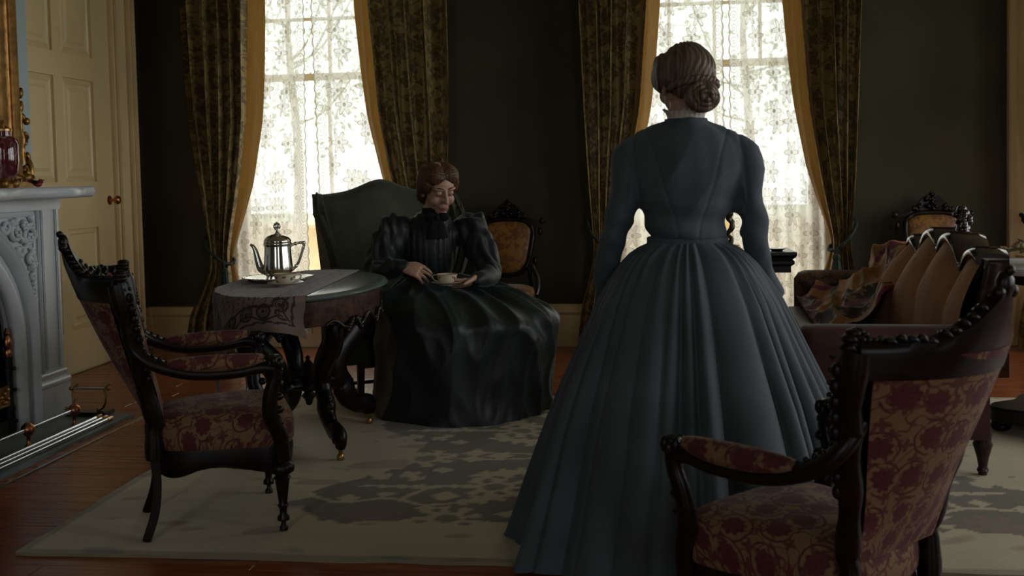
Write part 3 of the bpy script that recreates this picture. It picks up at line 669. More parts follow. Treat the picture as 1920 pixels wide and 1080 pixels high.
# ================================================================ rug
def rug():
    x0, x1, y0, y1 = -2.0, 2.2, 3.1, 5.5; st = .0125
    nx, ny = int((x1 - x0) / st) + 1, int((y1 - y0) / st) + 1
    X, Y = np.meshgrid(np.linspace(x0, x1, nx), np.linspace(y0, y1, ny), indexing='ij')
    p = np.stack([X, Y], -1)
    jx, jy = wn(p, 30, 1) * .010, wn(p, 30, 2) * .010            # knotted, uneven edges
    beige = A(.46, .39, .245); brown = A(.125, .100, .054); cream = A(.44, .375, .235); pink = A(.21, .115, .075); blue = A(.115, .135, .14)
    C = np.broadcast_to(beige, (nx, ny, 3)).copy()
    C *= (1 + .07 * wn(np.stack([X * .3, Y * 2], -1), 9, 3) + .05 * wn(p, 5, 4) + RNG.normal(size=(nx, ny)) * .025)[..., None]
    for seed, col, th in ((11, pink, 1.05), (12, blue, 1.25), (13, pink, 1.15)):
        a = np.clip((wn(p * A(1, 1.6), 11, seed) - th) * 3, 0, .55)[..., None]; C = C * (1 - a) + col * a
    cx, cy = .1, 4.3; u, v = X - cx + jx, Y - cy + jy
    au, av = abs(u), abs(v)
    # brown field with lobed outline
    hw = 1.36 - .10 * (av > .70) - .16 * np.clip(1 - ((av - .36) / .16) ** 2, 0, 1) - .05 * np.cos(av * 22)
    hh = .845 + .02 * np.cos(au * 17) + .012 * np.sin(au * 47)
    field = (au < hw) & (av < hh) & ~((au > 1.05) & (av < .22))
    t_ = (RNG.normal(size=(nx, ny)) * .05 + 1 + .10 * wn(p, 6, 9))[..., None]
    C = np.where(field[..., None], brown * t_, C)
    def put(mask, col): C[mask & field] = (col * (1 + RNG.normal(size=(int((mask & field).sum()), 1)) * .04))
    U, V = au, v                                           # mirrored left and right
    def leaf(x, y, L, w, a, col=cream):
        du, dv = U - x, V - y; s_, c_ = sin(a), cos(a); q, r = du * c_ + dv * s_, -du * s_ + dv * c_
        k = np.clip(1 - (q / L) ** 2, 0, 1); put(abs(r) < w * k ** .8 * (1 + .35 * np.sign(np.sin(q * 90))), col)
    def ros(x, y, r, n=8, col=cream):
        du, dv = U - x, V - y; th = np.arctan2(dv, du); d = np.hypot(du, dv); put(d < r * (.74 + .26 * np.sign(np.cos(th * n)) * .9), col)
        put((d < r * .32), brown * 1.25)
    def line(pts, w, col=cream):
        P = spl(pts, 8)
        for a, b in zip(P, P[1:]):
            d = b - a; l2 = d @ d; k = np.clip(((U - a[0]) * d[0] + (V - a[1]) * d[1]) / l2, 0, 1); put(np.hypot(U - a[0] - k * d[0], V - a[1] - k * d[1]) < w, col)
    def dia(x, y, r, col=cream): put(abs(U - x) + abs(V - y) < r, col)
    for s in (-1, 1):                                      # near half and far half
        V = v if s < 0 else -v
        line([(1.34, -.58), (1.2, -.64), (1.02, -.60), (.86, -.66), (.7, -.60)], .012); line([(.98, -.62), (.93, -.5), (.9, -.43)], .012); line([(1.1, -.06), (.95, -.03), (.75, -.06), (.5, -.02)], .010)
        leaf(1.2, -.24, .15, .065, .75); leaf(.67, -.58, .15, .04, -.5); leaf(.35, -.66, .16, .045, .4); leaf(.93, -.43, .28, .022, 0); leaf(.62, -.24, .17, .045, -.35); leaf(1.0, -.30, .07, .035, .9)
        ros(.65, -.44, .135, 8); ros(.77, -.80, .13, 9); ros(1.03, -.78, .10, 7, pink * .9); ros(.28, -.36, .12, 8); ros(.42, -.82, .12, 9)
        for x, y, r in ((.83, -.555, .055), (.79, -.05, .06), (1.17, -.60, .045), (1.05, -.545, .04), (.56, -.74, .05), (.86, -.70, .05), (.47, -.60, .06), (.9, -.22, .045), (.5, -.14, .06), (.3, -.55, .04), (.15, -.7, .05), (.1, -.5, .06), (.72, -.33, .035)): dia(x, y, r)
        leaf(.15, -.2, .14, .05, .8); leaf(.36, -.10, .13, .045, -.7)
    V = v
    ros(1.0, -.045, .14, 7, cream * A(1.0, .97, .92)); ros(.02, 0, .2, 10); dia(.69, .0, .06)
    rim = (X - x0 < .03) | (x1 - X < .03) | (Y - y0 < .03) | (y1 - Y < .03)
    C[rim] *= .62
    Z = .012 + .0012 * wn(p, 8, 21) + .0008 * RNG.normal(size=(nx, ny)) * 0
    Xe = X + np.where(X - x0 < .02, .006 * wn(p, 14, 31), 0); Ye = Y + np.where(Y - y0 < .02, .006 * wn(p, 14, 32), 0)
    m = M(); m.grid(np.stack([Xe, Ye, Z], -1))
    bl = []; edge = [np.stack([Xe[:, 0], Ye[:, 0], Z[:, 0]], -1), np.stack([Xe[-1], Ye[-1], Z[-1]], -1), np.stack([Xe[::-1, -1], Ye[::-1, -1], Z[::-1, -1]], -1), np.stack([Xe[0, ::-1], Ye[0, ::-1], Z[0, ::-1]], -1)]
    E = np.vstack(edge); lowr = E.copy(); lowr[:, 2] = .0005; m.grid(np.stack([lowr, E], 1), cu=True)
    o = m.build('rug', W['rug'], smooth=60)
    col = np.ones((m.n, 4)); k = nx * ny; col[:k, :3] = np.clip(C.reshape(-1, 3), 0, 1); col[k:, :3] = beige * .6
    at = o.data.color_attributes.new('pattern', 'FLOAT_COLOR', 'POINT'); at.data.foreach_set('color', col.ravel())
    tag(o, 'large beige wool rug with jagged brown floral field', 'rug')
rug()

# ================================================================ curtains
def curtains():
    def drape(win, side, top_w, xin_pts, tie, label, seed, bot=(.30, .05), edge=.92):
        """side -1: hangs at the left of the window. all x are measured from the outer edge towards the window"""
        c = WINX[win]; xo = c + side * edge; yo = BACK - .225; sgn = -side
        t = thing('curtain', label, 'curtain', (xo, yo, 0)); ztop = 3.45; tz, tw = tie
        nz, nu = 90, 120; zz = np.linspace(ztop, .012, nz); V = np.linspace(0, 1, nu)
        zs, ou, inn = zip(*[(ztop, .0, top_w), (2.35, .0, top_w), *[(z, o, i) for z, o, i in xin_pts], (tz, tw[0], tw[1]), (tz - .12, tw[0] - .01, tw[1] + .02), (.25, -.02, bot[0]), (.0, -.05, bot[0] + bot[1])])
        o_ = np.array([lerp(zs[::-1], ou[::-1], z) for z in zz]); i_ = np.array([lerp(zs[::-1], inn[::-1], z) for z in zz])
        ker = np.hanning(9); ker /= ker.sum(); pad = lambda a: np.convolve(np.pad(a, 4, 'edge'), ker, 'valid'); o_, i_ = pad(o_), pad(i_)
        r = np.random.default_rng(seed); ph = r.uniform(0, 6.28); nf = 4.3 + r.uniform(-.3, .5)
        P = np.zeros((nu, nz, 3)); th = V * nf * 2 * pi + ph + .6 * np.sin(V * 7 + seed)
        for j, z in enumerate(zz):
            w = i_[j] - o_[j]; amp = .070 * min(1, w / .40) + .012; pin = np.exp(-((z - tz) / .12) ** 2)
            f = np.sin(th + .25 * np.sin(z * 1.3 + seed)); f = .75 * f + .25 * np.sin(th * 2.1 + seed)
            y = amp * f * (1 - .5 * pin) + .012 * np.sin(th * 2.3 + z * 3)
            x = o_[j] + V * w + .022 * np.cos(th) * min(1, w / .3)
            P[:, j, 0] = sgn * x; P[:, j, 1] = -y - .02; P[:, j, 2] = z
        body = M().grid(P, L=(1.15, ztop), flip=(side > 0)).build('drape', W['brocade'], t, smooth=80)
        # lining turned out along the inner edge
        nl = 14; Q = np.zeros((nl, nz, 3)); k = np.linspace(0, 1, nl)
        for j, z in enumerate(zz):
            open_ = lerp([0, tz - .2, tz, tz + .5, 1.9, 3.45], [.02, .03, .012, .075, .09, .085], z)
            Q[:, j, 0] = sgn * (i_[j] - .03 + k * (open_ + .03) + .006 * np.sin(k * 9 + z * 2)); Q[:, j, 1] = .005 + .05 * k + .012 * np.sin(k * 6 + z); Q[:, j, 2] = z
        M().grid(Q, L=(.15, ztop), flip=(side > 0)).build('lining', W['lining'], t, smooth=80)
        # tieback cord and tassel
        m = M(); a0, a1 = tw[0] - .03, tw[1] + .02
        loop = spl([(sgn * (a0 - .02), .14, tz + .16), (sgn * (a0 + .0), -.03, tz + .12), (sgn * (a0 + .05), -.10, tz + .05), (sgn * (a1 - .02), -.105, tz - .03), (sgn * (a1 + .02), -.03, tz - .04), (sgn * (a1 - .02), .05, tz + .0), (sgn * (a0 + .02), .10, tz + .08), (sgn * (a0 - .02), .14, tz + .16)], 8)
        m.tube(loop, .011 + .003 * np.sin(np.arange(len(loop)) * 1.6), 8); tb = m.build('tieback', W['green_tassel'], t)
        m = M(); xt = sgn * (a1 - .01); m.tube([(xt, -.115, tz - .02), (xt, -.12, tz - .07)], .007, 6)
        P2 = [[(xt + rr * (1 + .07 * cos(9 * a)) * cos(a), -.12 + rr * (1 + .07 * cos(9 * a)) * sin(a), tz - zz_) for rr, zz_ in ((.001, .06), (.02, .065), (.026, .085), (.018, .105), (.024, .115), (.034, .20), (.036, .255), (.001, .258))] for a in np.linspace(0, 2 * pi, 36, endpoint=False)]
        m.grid(P2, cu=True); m.build('tassel', W['green_tassel'], tb)
        return t
    L = 'gold brocade curtain with olive lining, tied back '
    drape(0, -1, .47, [(1.6, .03, .44), (1.1, .09, .36)], (.66, (.145, .27)), 'gold brocade curtain tied back beside the panelled door corner', 1)
    drape(0, 1, .56, [(1.6, .0, .50), (1.1, .03, .40)], (.68, (.05, .20)), 'gold brocade curtain falling behind the seated woman\'s head', 2)
    drape(1, -1, .46, [(1.6, .03, .40), (1.1, .06, .30)], (.70, (.09, .22)), 'gold brocade curtain beside the standing woman\'s left arm', 3)
    drape(1, 1, .42, [(1.6, .03, .36), (1.1, .06, .28)], (.70, (.10, .20)), 'gold brocade curtain tied back behind the sofa with the throw', 4)
    drape(2, -1, .36, [(1.6, .0, .33), (1.1, .03, .28)], (.70, (.06, .20)), 'gold brocade curtain by the window casing behind the flower table', 5, edge=.77)
    # lace panels, two to a window with a gap between scalloped edges
    for wi, c in enumerate(WINX):
        for side in (-1, 1):
            where = ['behind the silver coffee pot', 'behind the standing woman', 'at the window past the sofa'][wi]; which = ['the panel nearer the door', 'the panel farther from the door'][side > 0]
            t = thing('lace_curtain', 'sheer floral lace curtain %s, %s' % (where, which), 'lace curtain', (c, BACK - .07, 0))
            nu, nz = 150, 260; V = np.linspace(0, 1, nu); zz = np.linspace(3.35, .10, nz); P = np.zeros((nu, nz, 3))
            for j, z in enumerate(zz):
                gap = (.028 + .010 * sin(z * 1.7 + wi)) if wi == 0 else .02 + .006 * sin(z * 2 + 1)
                off = -.09 if wi == 0 else .06
                sc_ = .010 * abs(sin(z * 39)) 
                x = gap + sc_ * np.exp(-V * 30) * -1 + .008 + V * (.66 - side * off) 
                ph = V * 44 + .5 * np.sin(z * .9 + wi) + side
                P[:, j, 0] = off + side * x; P[:, j, 1] = .016 * np.sin(ph) * (.35 + .65 * V) + .007 * np.sin(ph * .37 + 1 + z * .6); P[:, j, 2] = z
            M().grid(P, L=(.95, 3.05), flip=(side > 0)).build('lace_panel', W['lace'], t, smooth=80)
            m = M(); m.tube([(side * .0, 0, 3.36), (side * .68, 0, 3.36)], .010, 8); m.build('rod', W['brass'], t)
curtains()

# ================================================================ carved parlour armchairs
RZ = .0125      # top of the rug
def back_pt(u, v, off=0.):
    hw = lerp([0, .3, .6, .85, 1], [.150, .180, .222, .250, .252], v)
    x = -.19 - .20 * v - .03 * v * v + .13 * u * u * v ** 1.2; z = .37 + .485 * v
    return np.stack([x - off * .9, u * hw * (1 + .0 * off), z + off * .35 + 0 * u], -1)
def armchair(name, label, loc, rz):
    t = thing(name, label, 'armchair', loc, rz, None)
    # seat: domed cushion on a serpentine rail (half outline: x, half width)
    def outline(k=1.0, n=44):
        out = []
        for a in np.linspace(0, 2 * pi, n, endpoint=False):
            c_, s_ = cos(a), sin(a); e = 2 / 4.2
            x = np.sign(c_) * abs(c_) ** e * (.235 if c_ > 0 else .215); yw = .205 + .05 * (x / .22); y = np.sign(s_) * abs(s_) ** e * yw
            out.append((x * k + .015, y * k))
        return out
    rings = []
    for k, z in ((1.0, .285), (1.035, .30), (1.045, .33), (1.035, .36), (1.0, .382), (.92, .396), (.7, .408), (.4, .414), (.05, .416), (.001, .416)): rings.append([(x, y, z) for x, y in outline(k)])
    P = np.array(rings).transpose(1, 0, 2); m = M()
    uvs = []; m.grid(P, cu=True); o = m.build('seat', W['medallion'], t, smooth=80)
    # plan-projected UVs on top, wrapped on the sides
    lay = o.data.uv_layers[0]; co = coords(o.data)
    for lp in o.data.loops:
        x, y, z = co[lp.vertex_index]; d = 1 + (.40 - z) * 4; lay.data[lp.index].uv = (x * d + 1, y * d + 1)
    m = M(); a = outline(1.0); b = outline(.98); P = np.array([[(x, y, .215 + .02 * cos(atan2(y, x) * 4)) for x, y in b], [(x * 1.01, y * 1.01, .235) for x, y in a], [(x * 1.02, y * 1.02, .27) for x, y in a], [(x, y, .295) for x, y in a], [(x * .9, y * .9, .295) for x, y in a], [(x * .9, y * .9, .22) for x, y in b]]).transpose(1, 0, 2)
    m.grid(P, cu=True, cv=True); m.build('seat_rail', W['darkwood'], t, smooth=60)
    lp_ = [(.0, .0), (.014, 0), (.014, .012), (.008, .018), (.008, .03), (.020, .035), (.020, .046), (.012, .056), (.013, .075), (.019, .084), (.014, .092), (.017, .115), (.023, .16), (.024, .172), (.030, .178), (.020, .186), (.040, .20), (.043, .214), (.036, .228), (.024, .236), (.024, .25), (.0, .252)]
    for s in (-1, 1):
        M().lathe(lp_, 20, (np.eye(3), A(.20, s * .225, 0))).build('leg', W['darkwood'], t)
        pth = spl([(-.235, s * .168, 0), (-.205, s * .160, .09), (-.195, s * .156, .18), (-.20, s * .155, .27)], 5); M().tube(pth, [(.021, .019)] * len(pth), 4, ref=(.7, .7, 0)).build('leg', W['darkwood'], t, bevel=.003)
    # back: inside and outside upholstery between carved stiles and a crest rail
    u = np.linspace(-.93, .93, 34); v = np.linspace(.02, .99, 34); Uu, Vv = np.meshgrid(u, v, indexing='ij')
    bul = .022 + .016 * (1 - Uu ** 2) * np.sin(np.pi * np.clip(Vv, 0, 1)); P = back_pt(Uu, Vv); Pb = P.copy(); Pb[..., 0] -= bul; Pb[..., 2] -= bul * .3
    M().grid(Pb, L=(.48, .55)).build('outside_back', W['medallion'], t, smooth=80)
    Pi = P.copy(); Pi[..., 0] += bul * 1.3; Pi[..., 2] += bul * .4; M().grid(Pi, L=(.48, .55), flip=True, uo=(.3, .2)).build('inside_back', W['medallion'], t, smooth=80)
    for s in (-1, 1):
        vv = np.linspace(-.22, 1, 26); pth = np.array([back_pt(A(s * 1.0), A(k)).reshape(3) if k > 0 else A(-.20 + .0 * k, s * .152, .37 + k * .485) for k in vv]).reshape(-1, 3)
        rad = .022 + .0025 * np.sin(np.arange(26) * 1.15) + .004 * (vv > .8); m = M(); m.tube(pth, np.stack([rad * 1.25, rad], 1), 10, ref=(1, 0, 0))
        for k in range(9):
            q = back_pt(A(s * 1.04), A(.35 + .07 * k)).reshape(3); m.ell(q + A(.016, s * .010, 0), (.013, .010, .017), 8)
        m.build('back_stile', W['darkwood'], t, smooth=70)
    # crest rail: ears at the corners, pediment rising to a carved peak
    def h(uu): a = abs(uu); return .030 + .008 * cos(a * 9) + .102 * np.clip(1 - a / .55, 0, 1) ** 1.0 + .012 * np.clip((a - .8) / .2, 0, 1)
    uu = np.linspace(-1.02, 1.02, 61); top = []; 
    base = np.array([back_pt(A(k), A(.97)).reshape(3) for k in uu]); lean = unit(A(-.34, 0, 1))
    hh = np.array([h(k) for k in uu]); th = .024
    nrm = np.array([unit(A(1, -.7 * k * .5, .45)) for k in uu])
    ring = []
    for i in range(len(uu)):
        b, hgt, nn = base[i], lean * hh[i], nrm[i]
        ring.append([b - lean * .04 - nn * th, b + hgt * .6 - nn * th, b + hgt - nn * th * .6, b + hgt + nn * th * .6, b + hgt * .6 + nn * th, b - lean * .04 + nn * th])
    m = M(); R_ = np.array(ring); m.grid(R_, cv=True, flip=True); m.raw(R_[0], [[0, 1, 2, 3, 4, 5]]); m.raw(R_[-1], [[5, 4, 3, 2, 1, 0]]); m.build('crest_rail', W['darkwood'], t, smooth=50)
    m = M(); rr = np.random.default_rng(8)
    for s in (-1, 1):
        for k in range(11):                      # leaves climbing the pediment
            q = .08 + k * .075; i = int(np.argmin(abs(uu - s * q))); p = base[i] + lean * hh[i] * .92
            m.ell(p, (.013, .022, .009), 8, R=rotm('X', s * .7 * (1 if k % 2 else .5)))
            if k % 2 == 0: m.ell(base[i] + lean * hh[i] * .45 + nrm[i] * .022, (.012, .024, .016), 8, R=rotm('X', s * .6))
        p = base[-3 if s > 0 else 2] + A(.018, 0, .02)
        for k in range(20): a = k * .55; m.ell(p + A(0, cos(a) * .032 * (1 - k / 26), sin(a) * .032 * (1 - k / 26)), (.020, .010, .010), 6)
    p = base[30] + lean * (hh[30] + .005); m.ell(p, (.018, .022, .030), 10); m.ell(p + lean * .03, .012, 8); m.ell(p + A(0, .025, -.015), .015, 8); m.ell(p + A(0, -.025, -.015), .015, 8)
    m.build('crest_carving', W['darkwood'], t, smooth=70)
    for s in (-1, 1):
        m = M()
        for k in range(9): i = 59 - k if s > 0 else 1 + k; m.ell(base[i] + lean * (hh[i] + .002), .0062, 6)
        for k in range(11): q = back_pt(A(s * 1.05), A(.97 - k * .055)).reshape(3); m.ell(q + A(.02, s * .018, 0), .006, 6)
        for k in range(7): m.ell(A(-.215 + k * .021, s * (.262 + .0 * k), .635 - .012 * k), .0075, 6)
        m.build('beading', W['darkwood'], t, smooth=80, kind='stuff')
    # arms
    for s in (-1, 1):
        pth = spl([(-.27, s * .205, .70), (-.245, s * .245, .64), (-.19, s * .262, .595), (-.08, s * .275, .560), (.05, s * .287, .556), (.13, s * .29, .566), (.175, s * .29, .560)], 6)
        m = M(); m.tube(pth, [(.020, .024)] * len(pth), 8, ref=(0, 0, 1)); arm = m.build('arm', W['darkwood'], t, smooth=70)
        pd = spl([(-.15, s * .267, .592), (-.05, s * .277, .588), (.06, s * .287, .588), (.145, s * .29, .594)], 7); n_ = len(pd); w = np.sin(np.linspace(.25, pi - .25, n_)) ** .5
        M().tube(pd, np.stack([.028 * w, .037 * w], 1), 14, ref=(0, 0, 1)).build('arm_pad', W['medallion'], arm, smooth=80)
        ps = spl([(.178, s * .29, .575), (.182, s * .288, .53), (.165, s * .280, .47), (.165, s * .265, .40), (.195, s * .245, .32), (.205, s * .23, .24)], 6); m = M(); rad = lerp([0, .2, .6, 1], [.026, .022, .026, .024], np.linspace(0, 1, len(ps))); m.tube(ps, np.stack([rad, rad * .85], 1), 10, ref=(1, 0, 0))
        for k in range(7): a = k / 7 * 2 * pi; m.ell((.182 + .018 * cos(a), s * .29 + .02 * sin(a), .575 + .008 * (k % 2)), (.013, .013, .020), 6)
        m.ell((.182, s * .29, .592), (.022, .026, .012), 8)
        for k in range(5): m.ell((.192 + .006 * k * 0, s * (.286 - .008 * k), .55 - .045 * k), (.018, .016, .014), 6)
        m.build('arm_post', W['darkwood'], t, smooth=70)
    return t
ch = armchair('parlour_armchair', 'carved dark wood armchair in red medallion velvet, pulled up to the tea table', (-1.475, 3.465, RZ), radians(26))
ch2 = dup(ch, (.394, 2.455, 0), radians(134), 'carved dark wood armchair in red medallion velvet, standing behind the woman in blue'); ch2.scale = (.97, .97, .97)

# ================================================================ oval tea table
TX, TY, TZ = -1.478, 4.52, .725
def tea_table():
    t = thing('tea_table', 'oval dark wood tea table with scrolled legs and grey polished top', 'table', (TX, TY, RZ), radians(4))
    a, b = .355, .606; H = TZ - RZ; el = lambda k, n=72: [(a * k * cos(q), b * k * sin(q)) for q in np.linspace(0, 2 * pi, n, endpoint=False)]
    def rings(prof): return np.array([[(( a + d) * cos(q), (b + d) * sin(q), z) for d, z in prof] for q in np.linspace(0, 2 * pi, 72, endpoint=False)])
    m = M(); m.grid(rings([(-.35, H - .026), (-.03, H - .026), (-.008, H - .024), (0, H - .014), (-.006, H - .006), (-.03, H), (-.2, H), (-.3549, H)]), cu=True); m.build('table_top', plain('grey_polished_top', (.13, .15, .135), .2, var=.18, vs=4, bs=30, bstr=.02), t, smooth=70)
    m = M(); prof = [(-.045, H - .026), (-.04, H - .03), (-.04, H - .125), (-.046, H - .132), (-.06, H - .132), (-.06, H - .03)]
    R_ = rings(prof)
    for i in range(72):
        q = 2 * pi * i / 72; dip = .018 * max(0, cos(4 * q)) ; R_[i, 2:5, 2] -= dip
    m.grid(R_, cu=True, cv=True); m.build('apron', W['tablewood'], t, smooth=50)
    m = M()
    for q0 in (0, pi / 2, pi, 3 * pi / 2, -.55, .55, pi - .55, pi + .55):    # carved scrolls under the apron
        for s in (-1, 1):
            pts = []
            for k in np.linspace(0, 1, 20): q = q0 + s * (.03 + .34 * k); z = H - .138 - .016 * sin(k * pi * 2) + .008 * k; pts.append(((a - .035) * cos(q), (b - .035) * sin(q), z))
            m.tube(pts, np.linspace(.013, .005, 20), 6)
            for k in range(5): q = q0 + s * (.03 + .018 * k); m.ell(((a - .03) * cos(q), (b - .03) * sin(q), H - .125 - .010 * k), (.012, .012, .015), 8)
    m.build('apron_carving', W['darkwood'], t, smooth=70, kind='stuff')
    for sx in (-1, 1):
        for sy in (-1, 1):
            d = unit(A(sx * .21, sy * .33, 0)); e = A(-d[1], d[0], 0)
            prof = [(.33, .60), (.345, .54), (.32, .475), (.25, .415), (.195, .36), (.18, .30), (.195, .255), (.215, .225), (.225, .195), (.245, .155), (.30, .115), (.355, .105), (.385, .085), (.385, .05)]
            pth = spl([d * r + A(0, 0, z) for r, z in prof], 5); n_ = len(pth); q = np.linspace(0, 1, n_)
            rad = lerp([0, .12, .3, .5, .62, .75, .9, 1], [.06, .065, .06, .052, .062, .044, .05, .03], q)
            m = M(); m.tube(pth, np.stack([rad * .62, rad], 1), 10, ref=e); 
            for c_, r_ in (((.19, .255), .042), ((.235, .215), .034), ((.345, .57), .042), ((.375, .085), .036)):
                for k in range(14): aa = k * .5; m.ell(d * (c_[0] + r_ * (1 - k / 18) * cos(aa)) + A(0, 0, c_[1] + r_ * (1 - k / 18) * sin(aa)) , (.017, .017, .014), 6)
            leg = m.build('leg', W['darkwood'], t, smooth=70)
            p = d * .385; m = M(); m.lathe([(0, 0), (.014, 0), (.016, .012), (.014, .024), (.008, .03), (.012, .05), (0, .052)], 12, (np.eye(3), p)); m.build('caster', W['brass'], leg)
            m = M(); st = spl([d * .03 + A(0, 0, .25), d * .1 + A(0, 0, .262), d * .2 + A(0, 0, .245)], 6); m.tube(st, .020, 8); m.build('stretcher', W['darkwood'], t)
    M().lathe([(0, .16), (.012, .165), (.02, .19), (.034, .205), (.02, .222), (.042, .24), (.05, .262), (.04, .28), (.022, .29), (.03, .315), (.036, .33), (.022, .35), (.008, .365), (.012, .378), (0, .388)], 18).build('urn_finial', W['darkwood'], t)
    # runner
    cx, hw = -.045, .20; th = radians(4); nu, nv = 150, 420; us = np.linspace(cx - hw - .10, cx + hw - .02, nu); vs_ = np.linspace(-.745, .72, nv)
    P = np.zeros((nu, nv, 3)); C = np.ones((nu, nv, 4)); H2 = TZ + .003
    r90 = lambda x, y: (TX + x * cos(th) - y * sin(th), TY + x * sin(th) + y * cos(th))
    uw = us[-1] - us[0]
    for i, u in enumerate(us):
        ve = b * sqrt(max(.02, 1 - min(.985, (u / (a + .002)) ** 2))) + .002
        for j, v in enumerate(vs_):
            if abs(v) <= ve: x, y, z = u, v, H2
            else:
                dd = abs(v) - ve; s_ = np.sign(v); bend = min(dd, .02); dx = .02 * (1 - cos(bend / .02 * pi / 2)); drop = .02 * sin(bend / .02 * pi / 2) if dd < .02 else .02 + (dd - .02)
                x, y, z = u + .006 * sin(v * 40), s_ * (ve + .012 * min(1, dd / .02) + .014 * sin(u * 32 + 1) * min(1, dd / .12)), H2 - drop * .97 + .004
            P[i, j] = (*r90(x, y), z)
    m = M(); m.grid(P); Pb = P.copy(); Pb[..., 2] -= .0018; m.grid(Pb, flip=True)
    o = m.build('table_runner', W['runner'], smooth=80)
    gu, gv = np.meshgrid((us - us[0]) / uw, (vs_ - vs_[0]), indexing='ij'); du = np.minimum(gu, 1 - gu) * uw; dv = np.minimum(gv, gv.max() - gv)
    base = A(.20, .145, .115); dark = A(.035, .024, .02); col = np.broadcast_to(base, (nu, nv, 3)).copy()
    e = np.minimum(du, dv); k = gu * uw
    msk = np.zeros((nu, nv), bool); line = lambda d, w: abs(d) < w
    wav = .012 * np.sin(k * 42) * (dv < du) + .012 * np.sin(gv * 42) * (dv >= du)
    msk |= line(e - .035 - .006 * abs(np.sin((k + gv) * 60)), .004) | line(e - .105 + wav * .5, .006) | line(e - .060 + wav, .004)
    run = np.where(dv < du, k, gv); ph = (run / .075) % 1 - .5; rr = np.hypot(ph * .075, (e - .082)); msk |= line(rr - .026, .0045) | (rr < .009) | line(rr - .016, .0025)
    msk |= (e > .12) & line(np.sin(k * 130) * np.sin(gv * 130), .12) & (e < .17)
    col[msk] = dark; inner = e > .17; col[inner] = A(.20, .14, .10) * (1 + .1 * np.sin(gv[inner] * 30))[:, None]
    full = np.ones((2 * nu * nv, 4)); full[:nu * nv, :3] = col.reshape(-1, 3); full[nu * nv:, :3] = col.reshape(-1, 3)
    at = o.data.color_attributes.new('pattern', 'FLOAT_COLOR', 'POINT'); at.data.foreach_set('color', full.ravel())
    tag(o, 'brown patterned runner cloth hanging over the end of the tea table', 'runner')
tea_table()
TT = TZ + .0035
def saucer(label, loc, group=None, s=1.0):
    m = M(); m.lathe([(0, .002), (.030 * s, .002), (.032 * s, 0), (.034 * s, .003), (.055 * s, .010), (.076 * s, .0165), (.078 * s, .018), (.075 * s, .019), (.053 * s, .0125), (.030 * s, .006), (0, .006)], 40)
    o = m.build('saucer', W['china'], smooth=70); o.location = loc; return tag(o, label, 'saucer')
def teacup(label, loc, rz, s=1.0):
    t = thing('teacup', label, 'cup', loc, rz)
    M().lathe([(r * s, z) for r, z in [(0, .002), (.022, .002), (.023, 0), (.025, .004), (.036, .012), (.043, .027), (.046, .042), (.050, .050), (.0485, .0505), (.044, .042), (.040, .026), (.03, .014), (0, .010)]], 40).build('bowl', W['print'], t, smooth=70)
    m = M(); m.tube(spl([(s * .043, 0, .040), (s * .062, 0, .045), (s * .072, 0, .034), (s * .062, 0, .018), (s * .037, 0, .013)], 7), [(.0045, .003)] * 29, 8, ref=(0, 1, 0)); m.build('handle', W['china'], t)
    return t
